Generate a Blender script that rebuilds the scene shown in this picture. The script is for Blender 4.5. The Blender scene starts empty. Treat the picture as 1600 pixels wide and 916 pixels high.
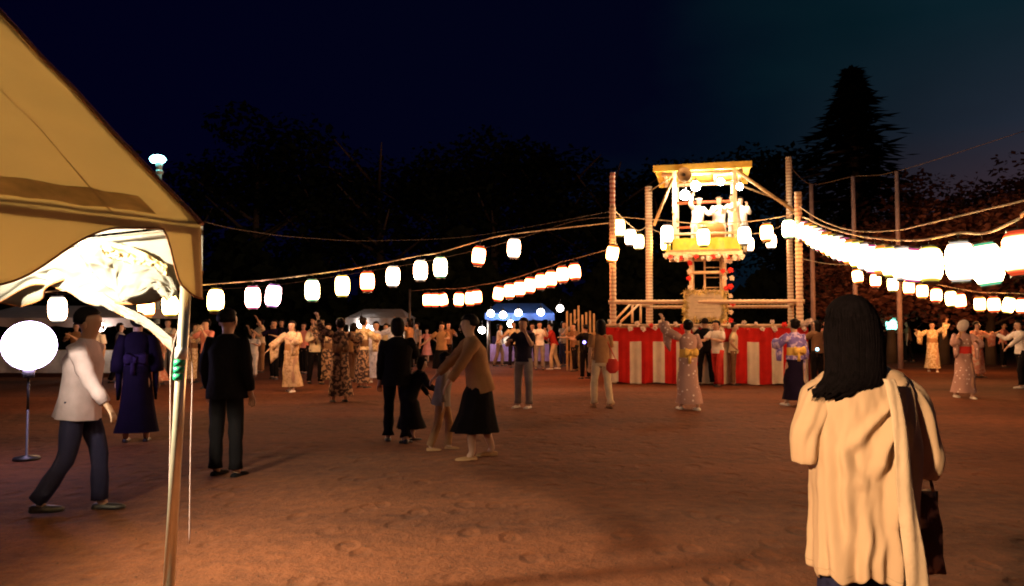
import bpy, math, random
from mathutils import Vector, Matrix, noise
R = random.Random(7)
S = bpy.context.scene
COL = S.collection
PITCH = math.radians(2.34); CAMZ = 1.5; F = 1200.0

# ------------------------------------------------------------------ camera
cd = bpy.data.cameras.new('camera'); cam = bpy.data.objects.new('camera', cd); COL.objects.link(cam)
cd.sensor_width = 36.0; cd.lens = F/1600*36; cd.clip_start = 0.05; cd.clip_end = 2000
cam.location = (0, 0, CAMZ); cam.rotation_euler = (math.radians(90)+PITCH, 0, 0)
S.camera = cam
S.view_settings.view_transform = 'Standard'; S.view_settings.look = 'None'
S.view_settings.exposure = 0.3; S.view_settings.gamma = 1.0
S.cycles.use_denoising = True
S.cycles.max_bounces = 5; S.cycles.diffuse_bounces = 2; S.cycles.glossy_bounces = 2
S.cycles.transmission_bounces = 3; S.cycles.volume_bounces = 0; S.cycles.transparent_max_bounces = 6
S.cycles.sample_clamp_indirect = 2.0; S.cycles.use_adaptive_sampling = False
S.cycles.pixel_filter_type = 'BLACKMAN_HARRIS'; S.cycles.filter_width = 1.9      # a soft phone lens
try: S.cycles.sampling_pattern = 'BLUE_NOISE'
except Exception: pass
S.cycles.caustics_reflective = False; S.cycles.caustics_refractive = False; S.cycles.light_sampling_threshold = 0.0

# ------------------------------------------------------------------ world: night sky, last of dusk
w = bpy.data.worlds.new('World'); S.world = w; w.use_nodes = True
nt = w.node_tree; nt.nodes.clear()
out = nt.nodes.new('ShaderNodeOutputWorld'); bg = nt.nodes.new('ShaderNodeBackground')
sky = nt.nodes.new('ShaderNodeTexSky'); sky.sky_type = 'NISHITA'; sky.sun_disc = False
sky.sun_elevation = math.radians(-4); sky.sun_rotation = math.radians(60)
tc = nt.nodes.new('ShaderNodeTexCoord'); sp = nt.nodes.new('ShaderNodeSeparateXYZ')
nt.links.new(tc.outputs['Generated'], sp.inputs[0])
def wn(t, **k):
    n = nt.nodes.new(t)
    for a, b in k.items(): setattr(n, a, b)
    return n
cr = wn('ShaderNodeValToRGB'); e = cr.color_ramp.elements     # navy in the west to teal cloud in the east
e[0].position = .22; e[0].color = (.0003, .0003, .0065, 1)
e[1].position = .95; e[1].color = (.0050, .0180, .0270, 1)
x = cr.color_ramp.elements.new(.55); x.color = (.0004, .0008, .0062, 1)
x = cr.color_ramp.elements.new(.70); x.color = (.0012, .0075, .0120, 1)
ma = wn('ShaderNodeMath', operation='MULTIPLY_ADD'); ma.inputs[1].default_value = .5; ma.inputs[2].default_value = .5
nt.links.new(sp.outputs[0], ma.inputs[0])
nz = wn('ShaderNodeTexNoise'); nz.inputs['Scale'].default_value = 3.0; nz.inputs['Detail'].default_value = 4
mp = wn('ShaderNodeMapping'); mp.inputs['Scale'].default_value = (1, 1, 2.6)
nt.links.new(tc.outputs['Generated'], mp.inputs[0]); nt.links.new(mp.outputs[0], nz.inputs['Vector'])
m2 = wn('ShaderNodeMath', operation='MULTIPLY_ADD'); m2.inputs[1].default_value = .22; 
nt.links.new(nz.outputs[0], m2.inputs[0]); 
m3 = wn('ShaderNodeMath', operation='SUBTRACT'); m3.inputs[1].default_value = .11
nt.links.new(ma.outputs[0], m3.inputs[0]); nt.links.new(m3.outputs[0], m2.inputs[2]); nt.links.new(m2.outputs[0], cr.inputs[0])
# purple-brown town glow low in the east
cr2 = wn('ShaderNodeValToRGB'); e = cr2.color_ramp.elements
e[0].position = 0; e[0].color = (.060, .014, .012, 1); e[1].position = .34; e[1].color = (0, 0, 0, 1)
x = cr2.color_ramp.elements.new(.13); x.color = (.036, .009, .010, 1)
x = cr2.color_ramp.elements.new(.22); x.color = (.010, .005, .010, 1)
nt.links.new(sp.outputs[2], cr2.inputs[0])
mr = wn('ShaderNodeMapRange'); mr.inputs[1].default_value = .30; mr.inputs[2].default_value = .60
nt.links.new(sp.outputs[0], mr.inputs[0])
mu = wn('ShaderNodeMixRGB', blend_type='MULTIPLY'); mu.inputs[0].default_value = 1
nt.links.new(cr2.outputs[0], mu.inputs[1]); nt.links.new(mr.outputs[0], mu.inputs[2])
ad = wn('ShaderNodeMixRGB', blend_type='ADD'); ad.inputs[0].default_value = 1
nt.links.new(cr.outputs[0], ad.inputs[1]); nt.links.new(mu.outputs[0], ad.inputs[2])
sc = wn('ShaderNodeMixRGB', blend_type='MULTIPLY'); sc.inputs[0].default_value = 1; sc.inputs[2].default_value = (.004, .004, .004, 1)
nt.links.new(sky.outputs[0], sc.inputs[1])
ad2 = wn('ShaderNodeMixRGB', blend_type='ADD'); ad2.inputs[0].default_value = 1
nt.links.new(ad.outputs[0], ad2.inputs[1]); nt.links.new(sc.outputs[0], ad2.inputs[2])
nt.links.new(ad2.outputs[0], bg.inputs[0]); bg.inputs[1].default_value = 1.0
nt.links.new(bg.outputs[0], out.inputs[0])

LANTERN = 33.0      # radiance of the paper lanterns
# ------------------------------------------------------------------ pixel -> place
def P(px, py, Y):
    a = (px-800)/F; b = (458-py)/F
    d = Vector((a, math.cos(PITCH)-b*math.sin(PITCH), math.sin(PITCH)+b*math.cos(PITCH)))
    return Vector((0, 0, CAMZ)) + d*(Y/d.y)
def G(px, py):
    a = (px-800)/F; b = (458-py)/F
    d = Vector((a, math.cos(PITCH)-b*math.sin(PITCH), math.sin(PITCH)+b*math.cos(PITCH)))
    p = Vector((0, 0, CAMZ)) + d*(-CAMZ/d.z); p.z = 0
    return p

# ------------------------------------------------------------------ materials
MATS = {}
def mat(name, col, rough=.7, var=.15, vscale=6, bump=0, bscale=40, metal=0, emit=None, estr=0, col2=None, pat=None, pscale=20, trans=0, thr=.5):
    if name in MATS: return MATS[name]
    m = bpy.data.materials.new(name); m.use_nodes = True; t = m.node_tree; N = t.nodes; L = t.links
    b = N['Principled BSDF']; b.inputs['Specular IOR Level'].default_value = .5 if rough < .55 else .08
    b.inputs['Roughness'].default_value = rough; b.inputs['Metallic'].default_value = metal
    co = N.new('ShaderNodeTexCoord')
    n = N.new('ShaderNodeTexNoise'); n.inputs['Scale'].default_value = vscale; n.inputs['Detail'].default_value = 5
    L.new(co.outputs['Object'], n.inputs['Vector'])
    r = N.new('ShaderNodeValToRGB')
    r.color_ramp.elements[0].position = .3; r.color_ramp.elements[1].position = .7
    r.color_ramp.elements[0].color = tuple(c*(1-var) for c in col)+(1,)
    r.color_ramp.elements[1].color = tuple(min(1, c*(1+var)) for c in col)+(1,)
    L.new(n.outputs[0], r.inputs[0]); src = r.outputs[0]
    if pat:
        if pat == 'flower':
            v = N.new('ShaderNodeTexVoronoi'); v.inputs['Scale'].default_value = pscale; L.new(co.outputs['Object'], v.inputs['Vector']); f = v.outputs['Distance']
        elif pat == 'blotch':
            v = N.new('ShaderNodeTexNoise'); v.inputs['Scale'].default_value = pscale; v.inputs['Detail'].default_value = 2; L.new(co.outputs['Object'], v.inputs['Vector']); f = v.outputs[0]
        else:
            v = N.new('ShaderNodeTexWave'); v.inputs['Scale'].default_value = pscale; v.bands_direction = pat
            v.wave_profile = 'SAW' if name.startswith('wrapped') else 'SIN'
            L.new(co.outputs['Object'], v.inputs['Vector']); f = v.outputs[0]
        q = N.new('ShaderNodeValToRGB'); q.color_ramp.elements[0].position = thr-.04; q.color_ramp.elements[1].position = thr+.04
        L.new(f, q.inputs[0])
        x = N.new('ShaderNodeMixRGB'); L.new(q.outputs[0], x.inputs[0]); L.new(src, x.inputs[1]); x.inputs[2].default_value = tuple(col2)+(1,)
        src = x.outputs[0]
    L.new(src, b.inputs['Base Color'])
    if bump:
        n2 = N.new('ShaderNodeTexNoise'); n2.inputs['Scale'].default_value = bscale; n2.inputs['Detail'].default_value = 4
        L.new(co.outputs['Object'], n2.inputs['Vector'])
        bp = N.new('ShaderNodeBump'); bp.inputs['Strength'].default_value = bump; bp.inputs['Distance'].default_value = .02
        L.new(n2.outputs[0], bp.inputs['Height']); L.new(bp.outputs[0], b.inputs['Normal'])
    if emit:
        m.cycles.emission_sampling = 'FRONT' if estr > 5 else 'NONE'
        b.inputs['Emission Color'].default_value = tuple(emit)+(1,); b.inputs['Emission Strength'].default_value = estr
    if trans:
        tr = N.new('ShaderNodeBsdfTranslucent'); L.new(src, tr.inputs[0])
        mx = N.new('ShaderNodeMixShader'); mx.inputs[0].default_value = trans
        L.new(b.outputs[0], mx.inputs[1]); L.new(tr.outputs[0], mx.inputs[2]); L.new(mx.outputs[0], N['Material Output'].inputs[0])
    MATS[name] = m; return m

SKIN = mat('skin', (.50, .30, .20), .5, .08)
HAIR = mat('black_hair', (.008, .006, .006), .6, .3, 30, .3, 120)
DARK = mat('dark_detail', (.02, .015, .015), .5)
STEEL = mat('galvanised_steel', (.55, .52, .48), .35, .2, 20, .05, 60, .8)
WOOD = mat('raw_wood', (.42, .28, .14), .6, .25, 5, .2, 30)
ROPE = mat('rope', (.55, .45, .30), .8, .2, 30)
CORD = mat('cord', (.15, .11, .08), .7)
BLACKM = mat('black_metal', (.03, .03, .03), .4)

# ------------------------------------------------------------------ mesh builder
class MB:
    def __init__(s): s.v = []; s.f = []; s.m = []; s.cur = 0
    def add(s, vs, fs, mi=None):
        o = len(s.v); s.v += [tuple(v) for v in vs]; s.f += [tuple(i+o for i in f) for f in fs]
        s.m += [s.cur if mi is None else mi]*len(fs)
        return s
    def box(s, c, d, rot=None, mi=None):
        c = Vector(c); h = Vector(d)/2; vs = []
        for i in range(8):
            p = Vector(((1 if i & 1 else -1)*h.x, (1 if i & 2 else -1)*h.y, (1 if i & 4 else -1)*h.z))
            if rot is not None: p = rot @ p
            vs.append(c+p)
        return s.add(vs, [(0,2,3,1),(4,5,7,6),(0,1,5,4),(2,6,7,3),(0,4,6,2),(1,3,7,5)], mi)
    def beam(s, a, b, w=.05, h=None, up=Vector((0,0,1)), mi=None):
        a = Vector(a); b = Vector(b); d = b-a; L = d.length; y = d.normalized()
        if abs(y.dot(up)) > .98: up = Vector((0,1,0))
        x = y.cross(up).normalized(); z = x.cross(y)
        m = Matrix((x, y, z)).transposed()
        return s.box((a+b)/2, (w, L, h or w), m, mi)
    def loft(s, rings, closed=True, cap=True, mi=None):
        n = len(rings[0]); vs = [p for r in rings for p in r]; fs = []
        for i in range(len(rings)-1):
            for j in range(n if closed else n-1):
                k = (j+1) % n
                fs.append((i*n+j, i*n+k, (i+1)*n+k, (i+1)*n+j))
        if cap and closed:
            fs.append(tuple(reversed(range(n)))); fs.append(tuple(range((len(rings)-1)*n, len(rings)*n)))
        return s.add(vs, fs, mi)
    def tube(s, pts, r, n=8, cap=True, mi=None, fold=0, fk=5, flat=1.0):
        pts = [Vector(p) for p in pts]; rr = r if isinstance(r, (list, tuple)) else [r]*len(pts); rings = []
        prev = None
        for i, p in enumerate(pts):
            t = (pts[min(i+1, len(pts)-1)]-pts[max(i-1, 0)]).normalized()
            if prev is None:
                u = Vector((0,0,1)) if abs(t.z) < .9 else Vector((0,1,0))
                x = t.cross(u).normalized()
            else:
                x = (prev-t*prev.dot(t)).normalized()
            prev = x; y = t.cross(x)
            rings.append([p+(x*math.cos(q)+y*math.sin(q)*flat)*rr[i]*(1+fold*1.3*math.sin(fk*q+i*1.3)+(.09*noise.noise(Vector((math.cos(q)*1.5+i*1.7, math.sin(q)*1.5, p.z*8))) if fold else 0)) for q in [2*math.pi*j/n for j in range(n)]])
        return s.loft(rings, True, cap, mi)
    def ell(s, c, r, n=10, m=7, mi=None, fn=None):
        c = Vector(c); rings = []
        if not isinstance(r, (tuple, list)): r = (r, r, r)
        for i in range(m+1):
            a = math.pi*(i+.001)/(m+.002)
            ring = []
            for j in range(n):
                q = 2*math.pi*j/n
                p = Vector((math.sin(a)*math.cos(q)*r[0], math.sin(a)*math.sin(q)*r[1], -math.cos(a)*r[2]))
                if fn: p = fn(p)
                ring.append(c+p)
            rings.append(ring)
        return s.loft(rings, True, True, mi)

def tag(o, label=None, cat=None, group=None, kind=None):
    if label: o['label'] = label
    if cat: o['category'] = cat
    if group: o['group'] = group
    if kind: o['kind'] = kind
    return o
def obj(name, mb, ms, parent=None, world=True, smooth=True):
    me = bpy.data.meshes.new(name)
    off = Vector((0,0,0))
    if parent is not None and world: off = parent.location if parent.parent is None else parent.parent.location+parent.location
    me.from_pydata([tuple(Vector(v)-off) for v in mb.v], [], mb.f)
    if not isinstance(ms, (list, tuple)): ms = [ms]
    for m in ms: me.materials.append(m)
    if len(ms) > 1: me.polygons.foreach_set('material_index', mb.m)
    if smooth: me.polygons.foreach_set('use_smooth', [True]*len(me.polygons))
    me.update()
    o = bpy.data.objects.new(name, me); COL.objects.link(o)
    if parent is not None: o.parent = parent
    return o
def empty(name, loc, label, cat, group=None, rz=0):
    o = bpy.data.objects.new(name, None); COL.objects.link(o); o.location = loc; o.rotation_euler = (0,0,rz)
    o.empty_display_size = .2
    return tag(o, label, cat, group)
def inst(src, parent, loc, rot=(0,0,0), sc=1):
    c = src.copy(); COL.objects.link(c); c.parent = parent; c.location = loc; c.rotation_euler = rot; c.scale = (sc,)*3
    return c
def lamp(name, loc, power, col, radius=.05, parent=None, spot=None, target=None):
    l = bpy.data.lights.new(name, 'SPOT' if spot else 'POINT'); l.energy = power; l.color = col; l.shadow_soft_size = radius
    if spot: l.spot_size = spot; l.spot_blend = .6
    o = bpy.data.objects.new(name, l); COL.objects.link(o)
    o.location = Vector(loc)-(parent.location if parent else Vector((0,0,0))); o.parent = parent
    if target is not None: o.rotation_euler = (Vector(target)-Vector(loc)).to_track_quat('-Z', 'Y').to_euler()
    return o

# ------------------------------------------------------------------ ground
def ground():
    m = bpy.data.materials.new('packed_earth'); m.use_nodes = True; t = m.node_tree; N = t.nodes; L = t.links; b = N['Principled BSDF']
    b.inputs['Roughness'].default_value = .9; b.inputs['Specular IOR Level'].default_value = .25
    co = N.new('ShaderNodeTexCoord')
    def ns(s, d, off=0, sx=1):
        mp = N.new('ShaderNodeMapping'); mp.inputs['Scale'].default_value = (sx, 1, 1); mp.inputs['Location'].default_value = (off, 0, 0)
        L.new(co.outputs['Object'], mp.inputs[0])
        n = N.new('ShaderNodeTexNoise'); n.inputs['Scale'].default_value = s; n.inputs['Detail'].default_value = d; n.inputs['Roughness'].default_value = .65
        L.new(mp.outputs[0], n.inputs['Vector']); return n.outputs[0]
    a = ns(.36, 7, 0, .30); c = ns(7, 6, 3); f = ns(60, 5, 5)
    r = N.new('ShaderNodeValToRGB'); e = r.color_ramp.elements
    e[0].position = .33; e[0].color = (.022, .007, .004, 1); e[1].position = .68; e[1].color = (.235, .076, .026, 1)
    s1 = N.new('ShaderNodeMath'); s1.operation = 'MULTIPLY_ADD'; s1.inputs[1].default_value = .5; s1.inputs[1].default_value = .38; L.new(c, s1.inputs[0])
    s2 = N.new('ShaderNodeMath'); s2.operation = 'MULTIPLY'; s2.inputs[1].default_value = .70; L.new(a, s2.inputs[0]); L.new(s2.outputs[0], s1.inputs[2])
    L.new(s1.outputs[0], r.inputs[0])
    g = N.new('ShaderNodeValToRGB'); g.color_ramp.elements[0].position = .35; g.color_ramp.elements[0].color = (.75, .75, .75, 1); g.color_ramp.elements[1].position = .7; g.color_ramp.elements[1].color = (1.12, 1.1, 1.08, 1)
    L.new(f, g.inputs[0])
    x = N.new('ShaderNodeMixRGB'); x.blend_type = 'MULTIPLY'; x.inputs[0].default_value = 1; L.new(r.outputs[0], x.inputs[1]); L.new(g.outputs[0], x.inputs[2])
    L.new(x.outputs[0], b.inputs['Base Color'])
    b1 = N.new('ShaderNodeBump'); b1.inputs['Strength'].default_value = .7; b1.inputs['Distance'].default_value = .05; L.new(c, b1.inputs['Height'])
    b2 = N.new('ShaderNodeBump'); b2.inputs['Strength'].default_value = .4; b2.inputs['Distance'].default_value = .012; L.new(f, b2.inputs['Height']); L.new(b1.outputs[0], b2.inputs['Normal'])
    mp = N.new('ShaderNodeMapping'); mp.inputs['Scale'].default_value = (3.6, 2.3, 1); mp.inputs['Rotation'].default_value = (0, 0, .5); L.new(co.outputs['Object'], mp.inputs[0])
    vo = N.new('ShaderNodeTexVoronoi'); vo.inputs['Scale'].default_value = 1.0; L.new(mp.outputs[0], vo.inputs['Vector'])
    vr = N.new('ShaderNodeMapRange'); vr.interpolation_type = 'SMOOTHSTEP'; vr.inputs[1].default_value = .16; vr.inputs[2].default_value = .34; L.new(vo.outputs['Distance'], vr.inputs[0])
    b3 = N.new('ShaderNodeBump'); b3.inputs['Strength'].default_value = .8; b3.inputs['Distance'].default_value = .022; L.new(vr.outputs[0], b3.inputs['Height']); L.new(b2.outputs[0], b3.inputs['Normal'])
    L.new(b3.outputs[0], b.inputs['Normal'])
    mb = MB(); nx = 90; xs = []; 
    # fine sheet near the camera, coarse beyond
    def axis(lo, hi, near, step):
        v = []; q = lo
        while q < hi:
            v.append(q); q += step if abs(q) < near else abs(q)*.18+.5
        v.append(hi); return v
    X = axis(-600, 600, 9, .18); Y = axis(-300, 900, 16, .18)
    vs = []
    for yy in Y:
        for xx in X:
            near = max(0, 1-max(abs(xx)/9, abs(yy)/16))
            z = noise.noise(Vector((xx*.9, yy*.9, 0)))*.012*min(1, near*3)+noise.noise(Vector((xx*2.7, yy*2.7, 4)))*.010*min(1, near*3)
            vs.append((xx, yy, z))
    n = len(X)
    mb.add(vs, [(j*n+i, j*n+i+1, (j+1)*n+i+1, (j+1)*n+i) for j in range(len(Y)-1) for i in range(n-1)])
    tag(obj('ground', mb, m), 'packed brown earth of the festival ground', None, None, 'structure')
    # pebbles
    mb = MB(); rr = random.Random(3)
    for i in range(2600):
        Yd = 2.2+10*rr.random()**1.6; Xd = (rr.random()*2-1)*(.72*Yd+.3); s = .003+.008*rr.random()**2
        o = len(mb.v); an = rr.random()*6
        ca, sa = math.cos(an)*s, math.sin(an)*s
        mb.add([(Xd+ca, Yd+sa, .002), (Xd-sa*.8, Yd+ca*.8, .002), (Xd-ca, Yd-sa, .002), (Xd+sa*.7, Yd-ca*.7, .002), (Xd, Yd, .004+s*.9)], [(0,1,4),(1,2,4),(2,3,4),(3,0,4)])
    tag(obj('pebbles', mb, mat('pebble_stone', (.10, .05, .03), .8, .4, 50)), 'loose pebbles scattered on the bare earth', None, None, 'stuff')
ground()

# ------------------------------------------------------------------ trees
def leaf_crown(seed, kind):
    rr = random.Random(seed); mb = MB()
    blobs = []
    if kind == 'broad':
        for i in range(16):
            a = rr.random()*6.28; q = rr.random()**.6
            z = .30+.62*rr.random(); w_ = .36*math.sin(min(1, (z-.12)/.85)*math.pi)**.6
            blobs.append((Vector((math.cos(a)*q*w_, math.sin(a)*q*w_, z)), .11+.07*rr.random()))
        for c, r in blobs:
            for k in range(230):
                d = Vector((rr.gauss(0,1), rr.gauss(0,1), rr.gauss(0,1))).normalized()*r*(.55+.5*rr.random()); d.z *= .8
                p = c+d; s = .008+.011*rr.random()
                u = Vector((rr.gauss(0,1), rr.gauss(0,1), rr.gauss(0,.6))).normalized(); v = u.cross(d+Vector((0,0,.01))).normalized()
                mb.add([p-u*s, p+v*s*.6, p+u*s, p-v*s*.6], [(0,1,2,3)])
    else:
        for k in range(4200):
            z = .10+.90*rr.random()**1.25; lay = (z*17) % 1.0
            w_ = (1-z)*.33*(.55+.55*(1-lay))+.006
            a = rr.random()*6.28; a2 = round(a/6.28*9)/9*6.28+rr.gauss(0, .22); q = rr.random()**.5; w_ *= .9+.55*noise.noise(Vector((math.cos(a2)*1.5, math.sin(a2)*1.5, z*6)))
            p = Vector((math.cos(a2)*q*w_, math.sin(a2)*q*w_, z-q*w_*.35))
            s = .008+.010*rr.random(); u = Vector((math.cos(a2), math.sin(a2), -.35+rr.gauss(0, .3))).normalized(); v = u.cross(Vector((0,0,1))).normalized()
            mb.add([p-u*s*1.4, p+v*s*.6, p+u*s*1.6, p-v*s*.6], [(0,1,2,3)])
    return mb
def trunk_mb(seed, kind):
    rr = random.Random(seed+50); mb = MB()
    top = .8 if kind == 'broad' else .97
    mb.tube([(0,0,-.01),(0.004,0,.15),(-.006,.006,.4),(0,0,top)], [.028,.02,.015,.003], 8)
    for i in range(9 if kind == 'broad' else 14):
        z = .22+.5*rr.random(); a = rr.random()*6.28; l = .16+.15*rr.random() if kind == 'broad' else .25*(1-z)
        up = .16 if kind == 'broad' else -.03
        mb.tube([(0,0,z),(math.cos(a)*l*.5, math.sin(a)*l*.5, z+up*.5),(math.cos(a)*l, math.sin(a)*l, z+up)], [.009,.006,.002], 5)
    return mb
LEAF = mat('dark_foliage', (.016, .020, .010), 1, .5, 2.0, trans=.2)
LEAF2 = mat('red_glow_tinted_foliage', (.20, .075, .05), 1, .4, 2.0, trans=.25)  # red glow of the right side put into the leaf colour
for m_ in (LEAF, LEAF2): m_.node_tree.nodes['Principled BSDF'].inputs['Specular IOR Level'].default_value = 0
BARK = mat('bark', (.10, .07, .05), .9, .3, 8, .4)
protoT = {}
def tree(px, top_py, Y, label, kind='broad', seed=0, wide=1.0, group='trees ringing the festival ground', leaf=LEAF):
    base = P(px, 507, Y); base.z = 0
    h = P(px, top_py, Y).z
    key = (kind, seed % 4, leaf.name)
    r = empty('conifer_tree' if kind != 'broad' else 'broadleaf_tree', base, label, 'tree', group, rz=seed*1.7)
    r.scale = (h*wide, h*wide, h)
    if key not in protoT:
        t = obj('trunk', trunk_mb(seed, kind), BARK, r, False); c = obj('crown', leaf_crown(seed, kind), leaf, r, False, False)
        protoT[key] = (t.data, c.data)
    else:
        for nm, me in zip(('trunk', 'crown'), protoT[key]):
            o = bpy.data.objects.new(nm, me); COL.objects.link(o); o.parent = r
    return r
TR = [(-40,150,44,'tall dark broadleaf tree in the sky gap left of the frame beyond the tent',1.0),
 (110,190,48,'dark broadleaf tree hidden behind the tent roof peak',1.0),
 (305,300,46,'low dark tree just right of the teal street lamp',1.1),
 (400,172,47,'tall dark tree rising over the black man by the tent pole',1.0),
 (495,250,50,'lower dark tree filling the gap beyond the first white lanterns',1.1),
 (590,196,48,'tall round dark tree above the grey stall canopy',1.0),
 (690,235,52,'dark tree above the red-rimmed lantern row',1.1),
 (775,210,50,'broad dark tree above the blue tarpaulin stall',1.0),
 (865,215,53,'dark tree left of the tower stage, behind the hanging cords',1.1),
 (950,235,50,'dark tree behind the left pole of the tower stage',1.1),
 (1035,250,54,'dark tree behind the drum tower, left of its roof',1.0),
 (1120,255,56,'dark tree straight behind the drum tower roof',1.0),
 (1215,225,52,'dark tree behind the right poles of the tower stage',1.0),
 (1285,300,44,'low dark tree at the foot of the tall conifer, left side',1.1),
 (1430,262,46,'low tree between the conifer and the thin net poles, right side',1.1),
 (1490,285,42,'red-tinted tree above the near right lanterns',1.1),
 (1590,262,44,'red-tinted tree at the right edge above the lantern rope',1.2),
 (1690,230,44,'tree just past the right edge of the view',1.2)]
for i, (px, ty, Y, lb, wd) in enumerate(TR):
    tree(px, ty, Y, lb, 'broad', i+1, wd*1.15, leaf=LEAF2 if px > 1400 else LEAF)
tree(1336, 108, 46, 'tall pointed conifer standing above all other trees on the right', 'conifer', 2, 1.9, None)
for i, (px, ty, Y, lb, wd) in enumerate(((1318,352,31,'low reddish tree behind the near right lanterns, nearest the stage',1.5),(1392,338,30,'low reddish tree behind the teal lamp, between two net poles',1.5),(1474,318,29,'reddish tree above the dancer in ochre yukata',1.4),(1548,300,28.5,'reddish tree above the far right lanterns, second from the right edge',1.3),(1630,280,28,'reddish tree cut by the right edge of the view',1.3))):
    tree(px, ty, Y, lb, 'broad', i+2, wd, group='added low trees with red-tinted leaves on the right', leaf=LEAF2)  # row added to give the right side its red glow
# low shrubs as one hedge mass along the far edge
mb = MB(); rr = random.Random(5)
for i in range(24000):
    px = -150+1900*rr.random(); Y = 39+5*rr.random(); p = P(px, 507, Y); p.z = rr.random()**.8*(4.6+1.2*math.sin(px*.02)+.8*math.sin(px*.053+1))
    s = .22+.30*rr.random(); u = Vector((rr.gauss(0,1), rr.gauss(0,1), rr.gauss(0,.7))).normalized(); v = u.cross(Vector((.1,1,.3))).normalized()
    mb.add([p-u*s, p+v*s*.6, p+u*s, p-v*s*.6], [(0,1,2,3)])
tag(obj('undergrowth', mb, LEAF, None, True, False), 'dark tangle of shrubs along the far edge of the ground', None, None, 'stuff')

# ------------------------------------------------------------------ lanterns
def lant_mat(name, rim, body=(1, .64, .34), s=LANTERN):
    m = bpy.data.materials.new(name); m.use_nodes = True; t = m.node_tree; N = t.nodes; L = t.links
    m.cycles.emission_sampling = 'FRONT'; N.remove(N['Principled BSDF'])
    co = N.new('ShaderNodeTexCoord'); se = N.new('ShaderNodeSeparateXYZ'); L.new(co.outputs['Object'], se.inputs[0])
    ab = N.new('ShaderNodeMath'); ab.operation = 'ABSOLUTE'; L.new(se.outputs[2], ab.inputs[0])
    r = N.new('ShaderNodeValToRGB'); e = r.color_ramp.elements
    e[0].position = .150 if name.endswith(('red','orange')) else .172; e[0].color = tuple(body)+(1,); e[1].position = .198 if name.endswith(('red','orange')) else .207; e[1].color = tuple(c*.018 for c in rim)+(1,)
    if name.endswith(('red','orange')):
        x_ = r.color_ramp.elements.new(.176); x_.color = (.28, .012, .004, 1) if name.endswith('red') else (.30, .024, .004, 1)
    L.new(ab.outputs[0], r.inputs[0])
    em = N.new('ShaderNodeEmission'); em.inputs[1].default_value = s; L.new(r.outputs[0], em.inputs[0])
    L.new(em.outputs[0], N['Material Output'].inputs[0])
    return m
HALO_RIMS = {'white': (.9,.8,.7), 'red': (1,.10,.03), 'pink': (1,.15,.45), 'green': (.2,.9,.45), 'yellow': (1,.75,.08), 'orange': (1,.3,.04), 'violet': (.7,.3,1)}  # coloured ends: paper tint plus the halo fringe put into the emission
LM = {}
for k, v in HALO_RIMS.items():
    body = {'white': (1,.50,.24), 'red': (1,.30,.09), 'pink': (1,.42,.28), 'green': (.85,.62,.30), 'yellow': (1,.56,.16), 'orange': (1,.38,.11), 'violet': (.9,.45,.45)}[k]
    LM[k] = lant_mat('lantern_paper_'+k, v, body)
LM_STAGE = {k: v for k, v in LM.items()}
def shade_mb():
    prof = []
    for i in range(15):
        a = i/14; z = -.235+.47*a; q = 2*a-1
        r = .155*(1-abs(q)**3.2*.42)+(.003 if i % 2 else -.003)
        prof.append((r, z))
    mb = MB(); n = 14
    mb.loft([[ (math.cos(2*math.pi*j/n)*r, math.sin(2*math.pi*j/n)*r, z) for j in range(n)] for r, z in prof], True, False)
    return mb
def cap_mb(z, h):
    mb = MB(); n = 18
    mb.loft([[ (math.cos(2*math.pi*j/n)*r, math.sin(2*math.pi*j/n)*r, zz) for j in range(n)] for r, zz in ((.085, z), (.103, z), (.103, z+h), (.085, z+h))], True, True)
    return mb
CAPM = mat('lantern_cap_black', (.02, .018, .015), .4)
shade_me = {}
cap_me = None
def lantern(p, colour, label, group, rz=0, s=1.0, tilt=0):
    global cap_me
    r = empty('paper_lantern', p, label, 'lantern', group, rz)
    r.rotation_euler = (tilt, tilt*.7, rz); r.scale = (s*1.0,)*3
    if colour not in shade_me:
        o = obj('shade', shade_mb(), LM[colour], r, False); shade_me[colour] = o.data
    else:
        o = bpy.data.objects.new('shade', shade_me[colour]); COL.objects.link(o); o.parent = r
    if cap_me is None:
        a = obj('top_cap', cap_mb(.232, .022), CAPM, r, False); b = obj('bottom_cap', cap_mb(-.254, .022), CAPM, r, False)
        hk = MB(); hk.tube([(0,0,.25),(0.01,0,.29),(0,0,.33)], .006, 5); h = obj('hook', hk, BLACKM, r, False)
        cap_me = (a.data, b.data, h.data)
    else:
        for nm, me in zip(('top_cap', 'bottom_cap', 'hook'), cap_me):
            o = bpy.data.objects.new(nm, me); COL.objects.link(o); o.parent = r
    return r
ORD = ['first','second','third','fourth','fifth','sixth','seventh','eighth','ninth','tenth','eleventh','twelfth','thirteenth','fourteenth','fifteenth','sixteenth','seventeenth','eighteenth','nineteenth','twentieth','twenty-first','twenty-second','twenty-third','twenty-fourth','twenty-fifth']
def rope(name, pts, r, label, m=ROPE, cat='rope'):
    return tag(obj(name, MB().tube(pts, r, 6), m), label, cat)
def smooth_pts(pts, k=6):
    out_ = []
    for i in range(len(pts)-1):
        p0 = pts[max(i-1, 0)]; p1 = pts[i]; p2 = pts[i+1]; p3 = pts[min(i+2, len(pts)-1)]
        for j in range(k):
            t = j/k
            out_.append(.5*((2*p1)+(p2-p0)*t+(2*p0-5*p1+4*p2-p3)*t*t+(3*p1-p0-3*p2+p3)*t**3))
    out_.append(pts[-1]); return out_

# stage corners
FL = P(958, 507, 19.6); FRt = P(1250, 507, 19.0); BL = P(1015, 507, 25.2); BR = P(1236, 507, 24.3)
for p in (FL, FRt, BL, BR): p.z = 0

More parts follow.
